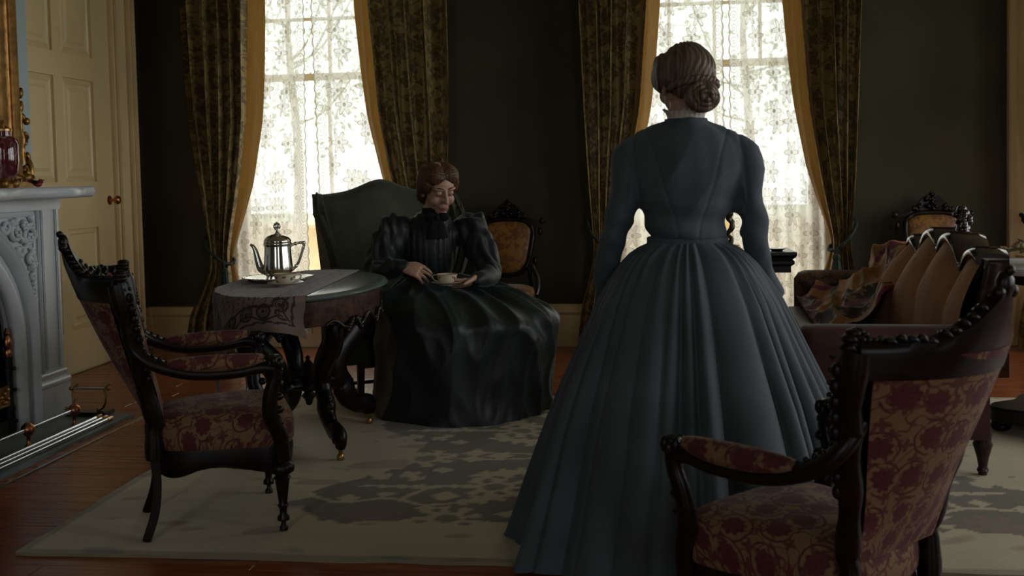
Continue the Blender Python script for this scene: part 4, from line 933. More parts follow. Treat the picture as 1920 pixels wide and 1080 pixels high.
def tea_things():
    # tray
    px, py = -1.615, 4.56
    t = thing('serving_tray', 'round silver serving tray under the coffee pot', 'tray', (px, py, TT))
    M().lathe([(0, .003), (.115, .003), (.118, 0), (.125, .004), (.150, .016), (.158, .018), (.158, .021), (.150, .020), (.122, .009), (0, .007)], 56).build('dish', W['silver'], t, smooth=60)
    m = M(); q = np.linspace(0, 2 * pi, 120); m.tube([(.157 * cos(a), .157 * sin(a), .020) for a in q], .0035 + .001 * np.sin(q * 40), 6, caps=False); m.build('rim', W['silver'], t)
    # coffee pot
    p = thing('coffee_pot', 'tall engraved silver coffee pot with pierced finial on the tray', 'pot', (px, py, TT + .0065), radians(8))
    M().lathe([(0, .018), (.045, .018), (.050, .022), (.060, .032), (.0655, .045), (.066, .052), (.063, .075), (.060, .11), (.058, .150), (.0575, .152), (.062, .157), (.062, .166), (.0585, .170), (.0, .172)], 44).build('body', W['silver'], p, smooth=60)
    for k in range(4): a = pi / 4 + k * pi / 2; m = M(); m.tube(spl([(.05 * cos(a), .05 * sin(a), .030), (.056 * cos(a), .056 * sin(a), .014), (.062 * cos(a), .062 * sin(a), .0)], 4), [.007] * 4 + [.005] * 5, 8); m.ell((.054 * cos(a), .054 * sin(a), .028), .011, 8); m.build('foot', W['silver'], p)
    lid = M().lathe([(.0, .168), (.060, .170), (.061, .176), (.056, .183), (.053, .188), (.045, .194), (.028, .202), (.012, .207), (.007, .214), (.005, .222), (0, .224)], 36).build('lid', W['silver'], p, smooth=60)
    m = M()
    for k in range(8): a = k * pi / 8; m.tube([(.0145 * cos(a) * sin(q), .0145 * sin(a) * sin(q), .240 + .0165 * cos(q)) for q in np.linspace(0, 2 * pi, 18)], .0022, 5)
    m.ell((0, 0, .240), .007, 8); m.ell((0, 0, .257), .004, 6); m.build('finial', W['silver'], lid)
    m = M(); pth = spl([(-.052, 0, .045), (-.078, 0, .055), (-.090, 0, .090), (-.098, 0, .125), (-.108, 0, .150), (-.122, 0, .162)], 7); n_ = len(pth); rad = lerp([0, .3, .7, 1], [.026, .016, .010, .0055], np.linspace(0, 1, n_)); m.tube(pth, np.stack([rad, rad * .8], 1), 14, ref=(1, 0, 1)); m.build('spout', W['silver'], p)
    m = M(); pth = spl([(.055, 0, .150), (.075, 0, .160), (.105, 0, .165), (.118, 0, .160), (.114, 0, .140), (.095, 0, .085), (.080, 0, .060), (.060, 0, .040)], 5); m.tube(pth, .0062 + .0012 * (np.arange(len(pth)) % 10 == 0), 10)
    for q in (6, 30): m.ell(pth[q], .009, 8)
    m.ell((.117, 0, .163), .010, 8); m.build('handle', W['silver'], p)
    saucer('cream china saucer on the tea table runner before the tray', (-1.505, 4.33, TT))
    teacup('floral china teacup on the tea table runner', (-1.505, 4.33, TT + .006), radians(40))
tea_things()

# ================================================================ wing chair
def wing_chair():
    d = unit(A(.5, -.87, 0)); t = thing('wing_chair', 'green velvet wing chair holding the seated woman', 'wing chair', (-1.30, 5.66, .0), atan2(d[1], d[0]))
    # local: +x forward, +y to the chair's left
    def slab(fn, nu, nv): return None
    # back: rolled serpentine top
    u = np.linspace(-1, 1, 41); v = np.linspace(0, 1, 30); Uu, Vv = np.meshgrid(u, v, indexing='ij')
    topz = 1.085 + .062 * np.exp(-(Uu / .42) ** 2) + .0 * Uu - .02 * abs(Uu)
    z = .24 + (topz - .24) * Vv; x = -.26 - .13 * Vv ** 1.3; y = Uu * (.33 + .03 * Vv)
    f = np.stack([x + .055 + .03 * np.sin(Vv * 3.1) * (1 - Uu ** 2), y, z], -1); bk = np.stack([x - .055, y, z], -1)
    P = np.concatenate([f, bk[:, ::-1]], 1); 
    tp = (f[:, -1] + bk[:, -1]) / 2; tp[:, 2] += .03; P = np.concatenate([f, tp[:, None], bk[:, ::-1]], 1)
    m = M(); m.grid(P, cv=True, flip=False); m.build('back', W['green'], t, smooth=80)
    for s in (-1, 1):
        # wing: from the back forward, flaring, top dipping to the arm
        n1, n2 = 26, 26; a = np.linspace(0, 1, n1); b = np.linspace(0, 1, n2); Aa, Bb = np.meshgrid(a, b, indexing='ij')   # a forward, b up
        fx = lerp([0, .12, .4, .75, 1], [.10, .10, .115, .17, .11], np.linspace(0, 1, n2)) - .06
        top = 1.09 - .02 * Aa + .03 * np.sin(Aa * 2.4) - .10 * Aa ** 3
        zz = .58 + (top - .58) * Bb
        xx = -.31 - .10 * Bb + Aa * (.14 + .20 * np.sin(np.pi * np.clip(Bb * .75 + .12, 0, 1)))
        yy = s * (.345 + .045 * Aa * Bb + .025 * Bb)
        inn = np.stack([xx, yy - s * .028, zz], -1); out = np.stack([xx, yy + s * .028, zz], -1)
        m = M(); m.grid(np.concatenate([inn, out[:, ::-1]], 1), cv=True, flip=(s < 0)); m.grid(np.stack([inn[-1], (inn[-1] + out[-1]) / 2 + A(.024, 0, 0), out[-1]], 0), flip=(s < 0)); w = m.build('wing', W['green'], t, smooth=80)
        edge = np.concatenate([(inn[-1] + out[-1]) / 2 + A(.022, 0, 0), ((inn[:, -1] + out[:, -1]) / 2)[::-1][1:] + A(0, 0, .005)]); M().tube(edge, .007, 6).build('piping', W['green'], w)
        # arm
        pth = spl([(-.30, s * .335, .57), (-.1, s * .345, .575), (.12, s * .35, .575), (.27, s * .355, .565)], 6); m = M(); m.tube(pth, [(.060, .055)] * len(pth), 16, ref=(0, 0, 1)); m.ell((.27, s * .355, .565), (.03, .055, .06), 14)
        m.box((-.33, s * .34 - .045, .22), (.27, s * .34 + .045, .57)); m.build('arm', W['green'], t, smooth=60)
        for x in (-.31, .26):
            kick = -.05 if x < 0 else 0
            M().tube([(x + kick, s * .32, 0), (x, s * .315, .24)], [.021, .026], 4, ref=(1, 1, 0)).build('leg', W['redwood'], t, bevel=.003)
        M().tube([(-.33, s * .318, .075), (.26, s * .318, .075)], .013, 4, ref=(0, 1, 1)).build('stretcher', W['redwood'], t)
    M().tube([(.0, -.31, .075), (.0, .31, .075)], .013, 4, ref=(1, 0, 1)).build('stretcher', W['redwood'], t)
    m = M(); m.box((-.33, -.32, .20), (.30, .32, .34)); m.build('seat_frame', W['green'], t, bevel=.02, smooth=60)
    m = M(); m.box((-.24, -.285, .34), (.32, .285, .44)); m.build('seat_cushion', W['green'], t, bevel=.04, smooth=80, seg=4)
wing_chair()

# ================================================================ side chairs along the back wall
def side_chair():
    t = thing('side_chair', 'carved side chair with amber brocade back, against the wall behind the seated woman', 'chair', (-.885, 6.80, 0), -pi / 2, 'side chairs along the back wall')
    # facing +x
    def shield(k, n=48):
        out = []
        for a in np.linspace(0, 2 * pi, n, endpoint=False):
            e = 2 / 3.4; y = np.sign(cos(a)) * abs(cos(a)) ** e; z = np.sign(sin(a)) * abs(sin(a)) ** e
            w = .155 + .030 * z; out.append((y * w * k, .70 + z * .175 * k))
        return out
    bx = lambda z: -.17 - (z - .45) * .17
    R_ = []
    for k, d in ((1.0, .0), (.97, .012), (.85, .024), (.5, .032), (.03, .034)): R_.append([(bx(z) + d, y, z) for y, z in shield(k)])
    o = M().grid(np.array(R_).transpose(1, 0, 2), cu=True, flip=True).build('back_pad', W['goldchair'], t, smooth=80); lay = o.data.uv_layers[0]; co = coords(o.data)
    for lp in o.data.loops: lay.data[lp.index].uv = (co[lp.vertex_index][1] * 1.3 + .5, co[lp.vertex_index][2] * 1.3)
    m = M(); ring = [(bx(z), y, z) for y, z in shield(1.05)]; ring.append(ring[0]); m.tube(ring, [(.020 + .004 * sin(i * 1.5), .018) for i in range(len(ring))], 8, caps=False, ref=(1, 0, 0)); m.build('back_frame', W['darkwood'], t, smooth=70)
    m = M(); poly = [(-.235, .855), (-.24, .885), (-.20, .878), (-.14, .895), (-.10, .93), (-.05, .985), (-.02, 1.0), (0, 1.025), (.02, 1.0), (.05, .985), (.10, .93), (.14, .895), (.20, .878), (.24, .885), (.235, .855), (.15, .865), (0, .885), (-.15, .865)]
    V = [(bx(z) - .014, y, z) for y, z in poly] + [(bx(z) + .014, y, z) for y, z in poly]; n = len(poly); F = [[i, (i + 1) % n, n + (i + 1) % n, n + i] for i in range(n)]
    F += [[i, i + 1, n - 2 - i if False else (n - 1 - (i - 0)) % n] for i in range(0)]
    m.raw(V, F)
    lo = [(-.235, .855), (-.15, .865), (0, .885), (.15, .865), (.235, .855)]
    for side in (0, n):
        for i in range(14):
            y0, z0 = poly[i]; y1, z1 = poly[i + 1]; q = A(bx(z0) + (.014 if side else -.014), 0, 0)
            zb0 = np.interp(y0, [p[0] for p in lo], [p[1] for p in lo]); zb1 = np.interp(y1, [p[0] for p in lo], [p[1] for p in lo]); sx = .014 if side else -.014
            m.raw([(bx(z0) + sx, y0, zb0), (bx(z1) + sx, y1, zb1), (bx(z1) + sx, y1, z1), (bx(z0) + sx, y0, z0)], [[0, 1, 2, 3] if side else [3, 2, 1, 0]])
    r = np.random.default_rng(4)
    for k in range(26):
        y = r.uniform(-.13, .13); z = .89 + r.uniform(.1, .95) * max(0, (.12 * (1 - abs(y) / .15))); m.ell((bx(z) + .016, y, z), (.012, .022, .012), 6, R=rotm('X', r.uniform(0, 3)))
    for s in (-1, 1): m.ell((bx(.87) + .0, s * .235, .872), (.022, .022, .022), 8); m.ell((bx(.8), s * .222, .80), (.014, .014, .03), 8); m.ell((bx(.6), s * .185, .60), (.014, .016, .035), 8)
    m.build('crest', W['darkwood'], t, smooth=60)
    for s in (-1, 1):
        M().tube(spl([(-.30, s * .19, 0), (-.24, s * .18, .18), (-.20, s * .175, .40), (bx(.56), s * .15, .56)], 6), .020, 8).build('leg', W['darkwood'], t)
        M().tube(spl([(.225, s * .205, 0), (.20, s * .19, .05), (.195, s * .19, .16), (.225, s * .205, .30), (.21, s * .19, .40)], 6), lerp([0, .2, .7, 1], [.018, .013, .024, .03], np.linspace(0, 1, 25)), 10).build('leg', W['darkwood'], t)
        M().tube(spl([(bx(.56), s * .17, .58), (-.14, s * .21, .50), (-.10, s * .215, .43), (-.08, s * .205, .39)], 6), .015, 8).build('back_bracket', W['redwood'], t)
    def seat(k, n=40): return [((np.sign(cos(a)) * abs(cos(a)) ** .55 * .215 + .02) * k, np.sign(sin(a)) * abs(sin(a)) ** .55 * (.20 + .02 * cos(a)) * k) for a in np.linspace(0, 2 * pi, n, endpoint=False)]
    m = M(); m.grid(np.array([[(x, y, z) for x, y in seat(k)] for k, z in ((1.0, .345), (1.03, .36), (1.03, .395), (1, .405), (.9, .405))]).transpose(1, 0, 2), cu=True); m.build('seat_rail', W['redwood'], t, smooth=60)
    o = M().grid(np.array([[(x, y, z) for x, y in seat(k)] for k, z in ((1.0, .40), (1.0, .42), (.95, .442), (.7, .458), (.3, .466), (.03, .467))]).transpose(1, 0, 2), cu=True).build('seat', W['goldchair'], t, smooth=80); lay = o.data.uv_layers[0]; co = coords(o.data)
    for lp in o.data.loops: lay.data[lp.index].uv = (co[lp.vertex_index][0] * 1.3, co[lp.vertex_index][1] * 1.3)
    dup(t, (1.875, 6.80, 0), -pi / 2, 'carved side chair with amber brocade back, against the wall behind the sofa', 'side chairs along the back wall')
side_chair()

# ================================================================ window table with statuette
def window_table():
    t = thing('window_table', 'black moulded side table standing before the window lace', 'table', (.63, 6.22, 0))
    M().grid(np.array([[(sx * (.245 + d), sy * (.20 + d), z) for d, z in ((-.03, .60), (-.03, .635), (-.012, .65), (-.012, .665), (-.022, .675), (-.004, .69), (.0, .70), (0, .715), (-.006, .718), (-.2, .718))] for sx, sy in ((1, 1), (-1, 1), (-1, -1), (1, -1))]), cu=True).build('table_top', W['black'], t, smooth=20)
    M().box((-.10, -.10, .717), (.10, .10, .7175)).build('top_inset', W['black'], t, smooth=0)
    M().lathe([(0, .06), (.10, .06), (.10, .09), (.045, .12), (.05, .2), (.035, .3), (.05, .42), (.04, .5), (.07, .58), (.09, .602), (0, .603)], 20).build('pedestal', W['black'], t)
    for k in range(4):
        a = pi / 4 + k * pi / 2; M().tube(spl([(.06 * cos(a), .06 * sin(a), .1), (.14 * cos(a), .14 * sin(a), .08), (.22 * cos(a), .22 * sin(a), .015), (.25 * cos(a), .25 * sin(a), .016)], 5), .016, 8).build('foot', W['black'], t)
    s = thing('statuette', 'slender dark bronze statuette on a scrolled base on the window table', 'statuette', (.515, 6.17, .718))
    m = M(); m.lathe([(0, 0), (.055, 0), (.058, .012), (.04, .02), (.035, .035), (.0, .04)], 20)
    for k in range(8): a = k * pi / 4; m.ell((.045 * cos(a), .045 * sin(a), .022), (.018, .018, .016), 8)
    m.build('base', W['brass'], s)
    m = M(); m.tube(spl([(0, 0, .03), (.012, 0, .07), (-.008, 0, .10), (.014, 0, .13), (.016, 0, .16), (-.006, 0, .19), (.006, 0, .215), (.010, 0, .25), (.012, 0, .29)], 5), lerp([0, .2, .4, .55, .75, 1], [.020, .010, .018, .012, .02, .016], np.linspace(0, 1, 41)), 10); m.ell((.012, 0, .295), .016, 8); m.tube([(.0, 0, .2), (.03, 0, .17), (.02, 0, .14)], .006, 6)
    link('figure', fuse(m, .004, 1), W['brownfig'], s)
    d = M().lathe([(0, 0), (.03, 0), (.034, .004), (.055, .014), (.053, .016), (.03, .007), (0, .006)], 28).build('card_dish', W['silver'], smooth=60); d.location = (.78, 6.14, .718); tag(d, 'small shallow silver dish on the window table', 'dish')
window_table()

# ================================================================ sofa, throw
def sofa():
    rz = radians(-4); t = thing('sofa', 'maroon velvet sofa with tufted copper brown back and carved crest', 'sofa', (1.25, 4.05, 0), rz)
    # local: +y along the sofa away from the camera, -x towards the seat front
    Ls = 1.85
    m = M(); m.box((-.60, .04, .16), (.04, Ls, .33)); m.build('seat_base', W['maroon'], t, bevel=.02, smooth=60)
    m = M(); m.box((-.62, .12, .32), (-.02, Ls - .08, .44)); m.build('seat_cushion', W['sofafab'], t, bevel=.045, smooth=80, seg=4)
    # near arm: padded outside, rolled top
    m = M(); P = []
    for x in np.linspace(-.66, .03, 24):
        k = min(1, (x + .66) / .06); w = .4 + .6 * sqrt(max(0, 1 - (1 - k) ** 2)); prof = [(.10, .16), (.10, .45), (.115, .50), (.12, .545), (.085, .577), (.04, .585), (-.01, .572), (-.035, .54), (-.03, .50), (-.01, .45), (-.012, .16)]
        P.append([(x, .05 + (y - .045) * w, .16 + (z - .16) * (1 - (1 - w) * .12)) for y, z in prof])
    m.grid(P, cv=True, flip=True); m.raw(P[0], [list(range(11))]); m.build('near_arm', W['maroon'], t, smooth=60)
    m = M(); P = []
    for x in np.linspace(-.54, .0, 24):
        k = min(1, (x + .54) / .07); w = .3 + .7 * sqrt(max(0, 1 - (1 - k) ** 2)); prof = [(-.07, .16), (-.07, .5), (-.085, .56), (-.075, .605), (-.03, .632), (.03, .625), (.06, .59), (.06, .5), (.06, .16)]
        P.append([(x, Ls - .04 + y * w, .16 + (z - .16) * (1 - (1 - w) * .14)) for y, z in prof])
    m.grid(P, cv=True, flip=True); m.raw(P[0], [list(range(9))]); m.build('far_arm', W['sofafab'], t, smooth=60)
    m = M(); P = np.array([[(-.04, y, .40), (-.06, y, .55), (-.05, y, .64), (-.01, y, .67), (.04, y, .65), (.05, y, .55), (.05, y, .2)] for y in np.linspace(1.05, Ls, 10)]); m.grid(P, flip=True); m.build('low_back', W['sofafab'], t, smooth=70)
    # tall tufted panel with scalloped carved crest
    lob = [(.07, .83, .09), (.42, .86, .09), (.66, .855, .08), (.95, .88, .10)]
    def top(y):
        c0 = .5; a = (y - c0) / .55
        base = .80 + .05 * np.cos(a * 1.2)
        return base + .088 * abs(np.cos((y - .06) * pi / .30)) ** .9 - .062 + .045 * np.exp(-((y - .52) / .16) ** 2)
    ys = np.linspace(-.0, 1.06, 90); tz = np.array([top(y) for y in ys]); sh = np.clip((ys - .92) / .14, 0, 1); tz = tz - .30 * sh ** 2.2
    vs_ = np.linspace(0, 1, 40); P = np.zeros((90, 40, 3))
    for i, y in enumerate(ys):
        for j, v in enumerate(vs_):
            z = .40 + (tz[i] - .40) * v; fl = abs(np.cos((y - .06 + .05 * (1 - v)) * pi / .30)); e = min(1, (1.06 - y) / .09, 1); e = sqrt(max(0, 1 - (1 - e) ** 2))
            sm = np.clip((v - .5) / .5, 0, 1) ** 1.6; pad = (.065 + .12 * y / 1.06 + .018 * fl ** .6 * (.3 + .7 * v)) * (1 - .72 * sm) * (.25 + .75 * e)
            P[i, j] = (-.03 - pad + .06 * v - .05 * y / 1.06, y, z)
    M().grid(P, L=(1, .5), flip=False).build('tufted_back', W['tuft'], t, smooth=80)
    m = M(); Pb = P.copy(); Pb[..., 0] = .035 + .06 * vs_[None, :]; m.grid(Pb, flip=True); m.build('outside_back', W['maroon'], t, smooth=80)
    # rail following the scallops, and the end post
    path = [(-.008 + .06, y, z + .006) for y, z in zip(ys, tz)]; m = M()
    rr = []
    for y, z in zip(ys, tz): x0 = float(np.interp(y, ys, P[:, -1, 0])); rr.append([(x0 - .002, y, z - .026), (x0 - .026, y, z - .016), (x0 - .028, y, z + .008), (x0 - .004, y, z + .024), (.070, y, z + .020), (.098, y, z + .010), (.100, y, z - .05), (.03, y, z - .05)])
    m.grid(np.array(rr), cv=True, flip=True); m.raw(rr[0], [list(range(8))]); m.build('crest_rail', W['rosewood'], t, smooth=70)
    post = []
    for z in np.linspace(.40, tz[0] - .0, 20): k = 1 - .0 * z; post.append([(-.05 + .06 * (z - .4) / .45, -.012, z), (-.05 + .06 * (z - .4) / .45, -.03, z), (.02, -.042, z), (.09, -.03, z), (.098, -.0, z), (.03, .012, z)])
    m = M(); m.grid(np.array(post), cv=True); m.raw(post[-1], [list(range(6))]); m.build('end_post', W['rosewood'], t, smooth=50)
    m = M(); r = np.random.default_rng(9)                       # carved bouquet crest
    for k in range(46):
        q = r.uniform(0, 1); w = .115 * (1 - q) ** .8; y = .50 + r.uniform(-1, 1) * w; z = .84 + q * .16; m.ell((.045 + r.uniform(-.022, .022), y, z), (.016, r.uniform(.014, .024), r.uniform(.010, .018)), 7, R=rotm('X', r.uniform(0, 3.14)))
    m.tube([(.045, .5, .80), (.045, .5, .99)], [.05, .012], 10); m.ell((.045, .5, 1.0), (.018, .018, .016), 8)
    for s in (-1, 1): m.tube(spl([(.045, .5 + s * .15, .83), (.045, .5 + s * .10, .88), (.045, .5 + s * .05, .90), (.045, .5 + s * .04, .95)], 6), .014, 8)
    m.build('crest_carving', W['rosewood'], t, smooth=70)
    m = M()
    for k in range(14): y = .10 + k * .065; i = int(np.argmin(abs(ys - y))); v = 30 - (k % 2) * 7; m.ell(P[i, v] + A(.001, 0, 0), (.004, .006, .006), 6)
    m.build('tufting_buttons', W['tuft'], t, kind='stuff')
    for y in (.06, Ls - .04):
        for x in (-.56, .02): M().lathe([(0, 0), (.014, 0), (.016, .02), (.022, .03), (.016, .045), (.022, .08), (.036, .13), (.03, .145), (.034, .17), (0, .172)], 16, (np.eye(3), A(x, y, 0))).build('leg', W['redwood'], t)
    # throw over the far end: down the low back, along the seat
    nu, nv = 100, 130; u = np.linspace(0, 1, nu); v = np.linspace(0, 1, nv); Uu, Vv = np.meshgrid(u, v, indexing='ij')
    y = .98 + Uu * .80 + .04 * np.sin(Vv * 5); y = y - .75 * np.clip(Vv - .3, 0, 1) * (1 - Uu)
    s_ = Vv * 1.15
    x = lerp([0, .18, .26, .34, .62, 1.15], [.07, .075, .03, -.05, -.14, -.52], s_); z = lerp([0, .18, .24, .32, .62, .80, 1.15], [.45, .66, .76, .75, .60, .545, .465], s_)
    q = np.stack([Uu * 1.1 + .5 * Vv, Vv * 1.3, 0 * Uu], -1); ridge = 1 - abs(np.sin((Uu * 3.1 - Vv * 2.2 + .25 * wn(q, 3, 5)) * pi)); r2 = 1 - abs(np.sin((Uu * 2.0 + Vv * 3.1 + .35 * wn(q, 3.2, 6)) * pi))
    r3 = 1 - abs(np.sin((Uu * 5.3 + Vv * 1.4 + .5 * wn(q, 5, 16)) * pi)); r4 = 1 - abs(np.sin((Uu * 2.2 - Vv * 5.1 + .5 * wn(q, 5, 17)) * pi)); hgt = .042 * ridge ** 1.3 + .030 * r2 ** 1.4 + .018 * r3 ** 1.4 + .014 * r4 ** 1.4 + .012 * wn(q, 12, 7); up = np.clip((s_ - .2) / .2, 0, 1); hgt = hgt * (.25 + .75 * up)
    Pq = np.stack([x - hgt * .55, y + .02 * wn(q, 6, 8), z + hgt * .85 + .008], -1)
    cr, sr = cos(rz), sin(rz); Wd = Pq.copy(); Wd[..., 0] = 1.25 + Pq[..., 0] * cr - Pq[..., 1] * sr; Wd[..., 1] = 4.05 + Pq[..., 0] * sr + Pq[..., 1] * cr
    m = M(); m.grid(Wd, L=(1.0, 1.2), flip=False); W2 = Wd.copy(); W2[..., 2] -= .004; m.grid(W2, L=(1, 1.2), flip=True)
    o = m.build('velvet_throw', W['throw'], smooth=80); tag(o, 'crumpled amber and plum velvet throw over the far end of the sofa', 'throw')
sofa()

# ================================================================ pedestal table with flowers
def flower_table():
    t = thing('pedestal_table', 'pedestal table with pale marble top and turned column behind the sofa', 'table', (1.80, 4.80, RZ))
    M().lathe([(0, .70), (.30, .70), (.33, .708), (.335, .72), (.33, .732), (.30, .735), (0, .735)], 48).build('marble_top', W['marble'], t, smooth=50)
    M().lathe([(0, .66), (.27, .66), (.28, .68), (.28, .70), (0, .70)], 36).build('apron', W['darkwood'], t)
    M().lathe([(0, .11), (.11, .115), (.10, .14), (.075, .15), (.085, .17), (.07, .19), (.045, .20), (.055, .22), (.06, .25), (.04, .29), (.03, .32), (.045, .345), (.036, .36), (.05, .40), (.055, .46), (.04, .56), (.05, .60), (.08, .64), (.10, .662), (0, .663)], 28).build('column', W['darkwood'], t)
    M().prism([(.24 * cos(a) * (1 + .18 * cos(4 * a)), .24 * sin(a) * (1 + .18 * cos(4 * a))) for a in np.linspace(0, 2 * pi, 48, endpoint=False)], .045, .112).build('base', W['darkwood'], t, bevel=.008)
    for k in range(4): a = k * pi / 2; M().ell((.235 * cos(a), .235 * sin(a), .024), (.045, .045, .025), 14).build('bun_foot', W['darkwood'], t)
    f = thing('flower_bunch', 'bunch of pale dried flowers and leaves lying on the marble table', 'flowers', (1.76, 4.74, .748))
    r = np.random.default_rng(12); yl = plain('dry_leaf', (.22, .17, .06), .7, var=.3, vs=20); pk = plain('faded_pink_petal', (.30, .17, .15), .7, var=.25, vs=25); cr_ = plain('cream_petal', (.40, .30, .16), .7, var=.2, vs=25)
    for k in range(9):
        a = r.uniform(-2.9, 2.9); L = r.uniform(.10, .2); c = A(r.uniform(-.12, .1), r.uniform(-.12, .12), .03 + .006 * k); n1 = 9; q = np.linspace(0, 1, n1); d = A(cos(a), sin(a), 0); e = A(-sin(a), cos(a), 0)
        P = np.array([[c + d * L * (s - .5) + e * .035 * sin(pi * s) * w + A(0, 0, .02 * sin(pi * s) + .012 * w * w) for w in (-1, -.5, 0, .5, 1)] for s in q]); M().grid(P).build('leaf', yl, f, smooth=80)
    for k in range(8):
        c = A(r.uniform(-.17, .14), r.uniform(-.14, .14), .045 + .03 * r.uniform()); m = M()
        for ring, (nn, rad, tilt) in enumerate(((6, .022, .5), (5, .014, .9), (3, .007, 1.3))):
            for p in range(nn): a = p / nn * 6.283 + ring * .5; m.ell(c + A(cos(a) * rad, sin(a) * rad, .006 * ring), (.014, .010, .006), 7, R=rotm('Z', a) @ rotm('Y', -tilt))
        m.build('blossom', pk if k % 2 else cr_, f, smooth=80)
    m = M()
    for k in range(6): a = r.uniform(0, 6.28); m.tube([(0, 0, .012), (cos(a) * .09, sin(a) * .09, .03), (cos(a) * .15, sin(a) * .15, .035)], .003, 5)
    m.build('stems', yl, f)
flower_table()

# ================================================================ people
def head_shapes(m, R, c, s=1.0, neck=None):
    R = np.asarray(R) * s; T = (R, np.asarray(c, float))
    e = lambda p, r, n=20, rot=None: m.ell(p, r, n, T, rot)
    e((0, -.012, .034), (.074, .094, .084), 28); e((0, .028, -.030), (.0585, .064, .078), 24); e((0, .045, .030), (.058, .048, .050), 20)
    e((0, .060, -.090), (.030, .026, .026)); e((0, .080, -.100), (.017, .014, .014)); e((0, .02, -.075), (.048, .055, .035))
    for k in (-1, 1):
        e((k * .034, .062, -.036), (.026, .026, .028)); e((k * .030, .083, .024), (.027, .013, .009), rot=rotm('Z', -k * .25)); e((k * .030, .0765, .003), (.0165, .0165, .0125))
        e((k * .0725, -.004, -.014), (.009, .020, .031), rot=rotm('Z', k * .25)); e((k * .0095, .101, -.036), (.0085, .010, .007)); e((k * .012, .089, -.065), (.013, .009, .006))
    m.tube(spl([(0, .088, .022), (0, .097, .000), (0, .109, -.022), (0, .113, -.034), (0, .100, -.042)], 5), lerp([0, .3, .7, 1], [.0075, .0085, .0105, .007], np.linspace(0, 1, 21)), 12, T)
    e((0, .0925, -.064), (.022, .010, .0065)); e((0, .0905, -.0755), (.018, .0095, .0072)); e((0, .087, -.070), (.022, .010, .012))
def face_parts(t, R, c, s, origin):
    R = np.asarray(R) * s; T = (R, np.asarray(c, float) - np.asarray(origin, float))
    m = M(); m.tube(spl([(-.021, .092, -.0685), (-.010, .1005, -.0655), (0, .1025, -.0668), (.010, .1005, -.0655), (.021, .092, -.0685)], 5), [(.0028 + .0022 * sin(pi * k / 20), .004) for k in range(21)], 8, T)
    m.tube(spl([(-.019, .0925, -.0705), (-.008, .0995, -.0755), (0, .1005, -.0768), (.008, .0995, -.0755), (.019, .0925, -.0705)], 5), [(.0025 + .0032 * sin(pi * k / 20), .004) for k in range(21)], 8, T); m.build('lips', W['lips'], t)
    for k in (-1, 1):
        m = M(); m.tube(spl([(k * .012, .0955, .026), (k * .028, .0965, .0315), (k * .044, .086, .029), (k * .052, .077, .023)], 5), np.linspace(.003, .0015, 16), 6, T); m.build('eyebrow', W['brow'], t)
        m = M(); m.tube(spl([(k * .0155, .0895, -.0040), (k * .024, .0930, -.0075), (k * .034, .0925, -.0078), (k * .045, .0845, -.0040)], 5), .0017, 6, T); m.build('eyelash', W['brow'], t)
def hand_shapes(m, wrist, X, Nn, side, curls, s=1.0, spread=.10, thumb=((.72, .62, -.30), (.9, .3, -.35))):
    X = unit(X); Nn = unit(np.asarray(Nn, float) - X * (np.asarray(Nn, float) @ X)); Y = np.cross(Nn, X) * side; B = np.stack([X, Y, Nn], 1) * s; T = (B, np.asarray(wrist, float))
    m.tube([(-.03, 0, 0), (0, 0, 0), (.03, 0, .001), (.062, 0, .002), (.088, 0, 0)], [(.024, .017), (.024, .0165), (.032, .0145), (.037, .0125), (.034, .0095)], 16, T, ref=(0, 1, 0)) if False else m.tube([np.asarray(p) for p in ((-.03, 0, 0), (0, 0, 0), (.03, 0, .001), (.062, 0, .002), (.088, 0, 0))], [(.024, .017), (.024, .0165), (.033, .0145), (.038, .0125), (.035, .0095)], 16, T, ref=(0, 1, 0))
    for i, (y, L) in enumerate(((.030, .072), (.0095, .080), (-.0105, .075), (-.0295, .060))):
        p = A(.082 - .004 * abs(i - 1.2), y, .0); a = 0.; pts = [p - A(.02, 0, 0), p]; lat = spread * (1.3 - i) * .6
        for k, f in enumerate((.45, .31, .24)):
            a += curls[i][k]; d = A(cos(a) * cos(lat), sin(lat), -sin(a)); p = p + d * L * f; pts.append(p)
        Q = spl(pts, 4); m.tube(Q, lerp([0, .3, .8, 1], [.0088, .0085, .0072, .0055], np.linspace(0, 1, len(Q))), 10, T); m.ell(pts[-1], .0062, 8, T)
    p = A(.012, .022, -.004); d1, d2 = unit(thumb[0]), unit(thumb[1]); Q = spl([p - d1 * .01, p + d1 * .025, p + d1 * .045, p + d1 * .045 + d2 * .026, p + d1 * .045 + d2 * .046], 4)
    m.tube(Q, lerp([0, .3, .8, 1], [.014, .0115, .009, .006], np.linspace(0, 1, len(Q))), 10, T); m.ell(Q[-1], .0065, 8, T)
def limb(m, pts, rad, n=14): q = spl([(*p, r) for p, r in zip(pts, rad)], 6); m.tube(q[:, :3], np.maximum(q[:, 3], .004), n); m.ell(q[0, :3], rad[0], 12); m.ell(q[-1, :3], rad[-1], 12)
def yaw(d, pitch=0., roll=0.):
    """head basis: local +y looks along d, pitched down by pitch"""
    return rotm('Z', atan2(-d[0], d[1])) @ rotm('X', -pitch) @ rotm('Y', roll)

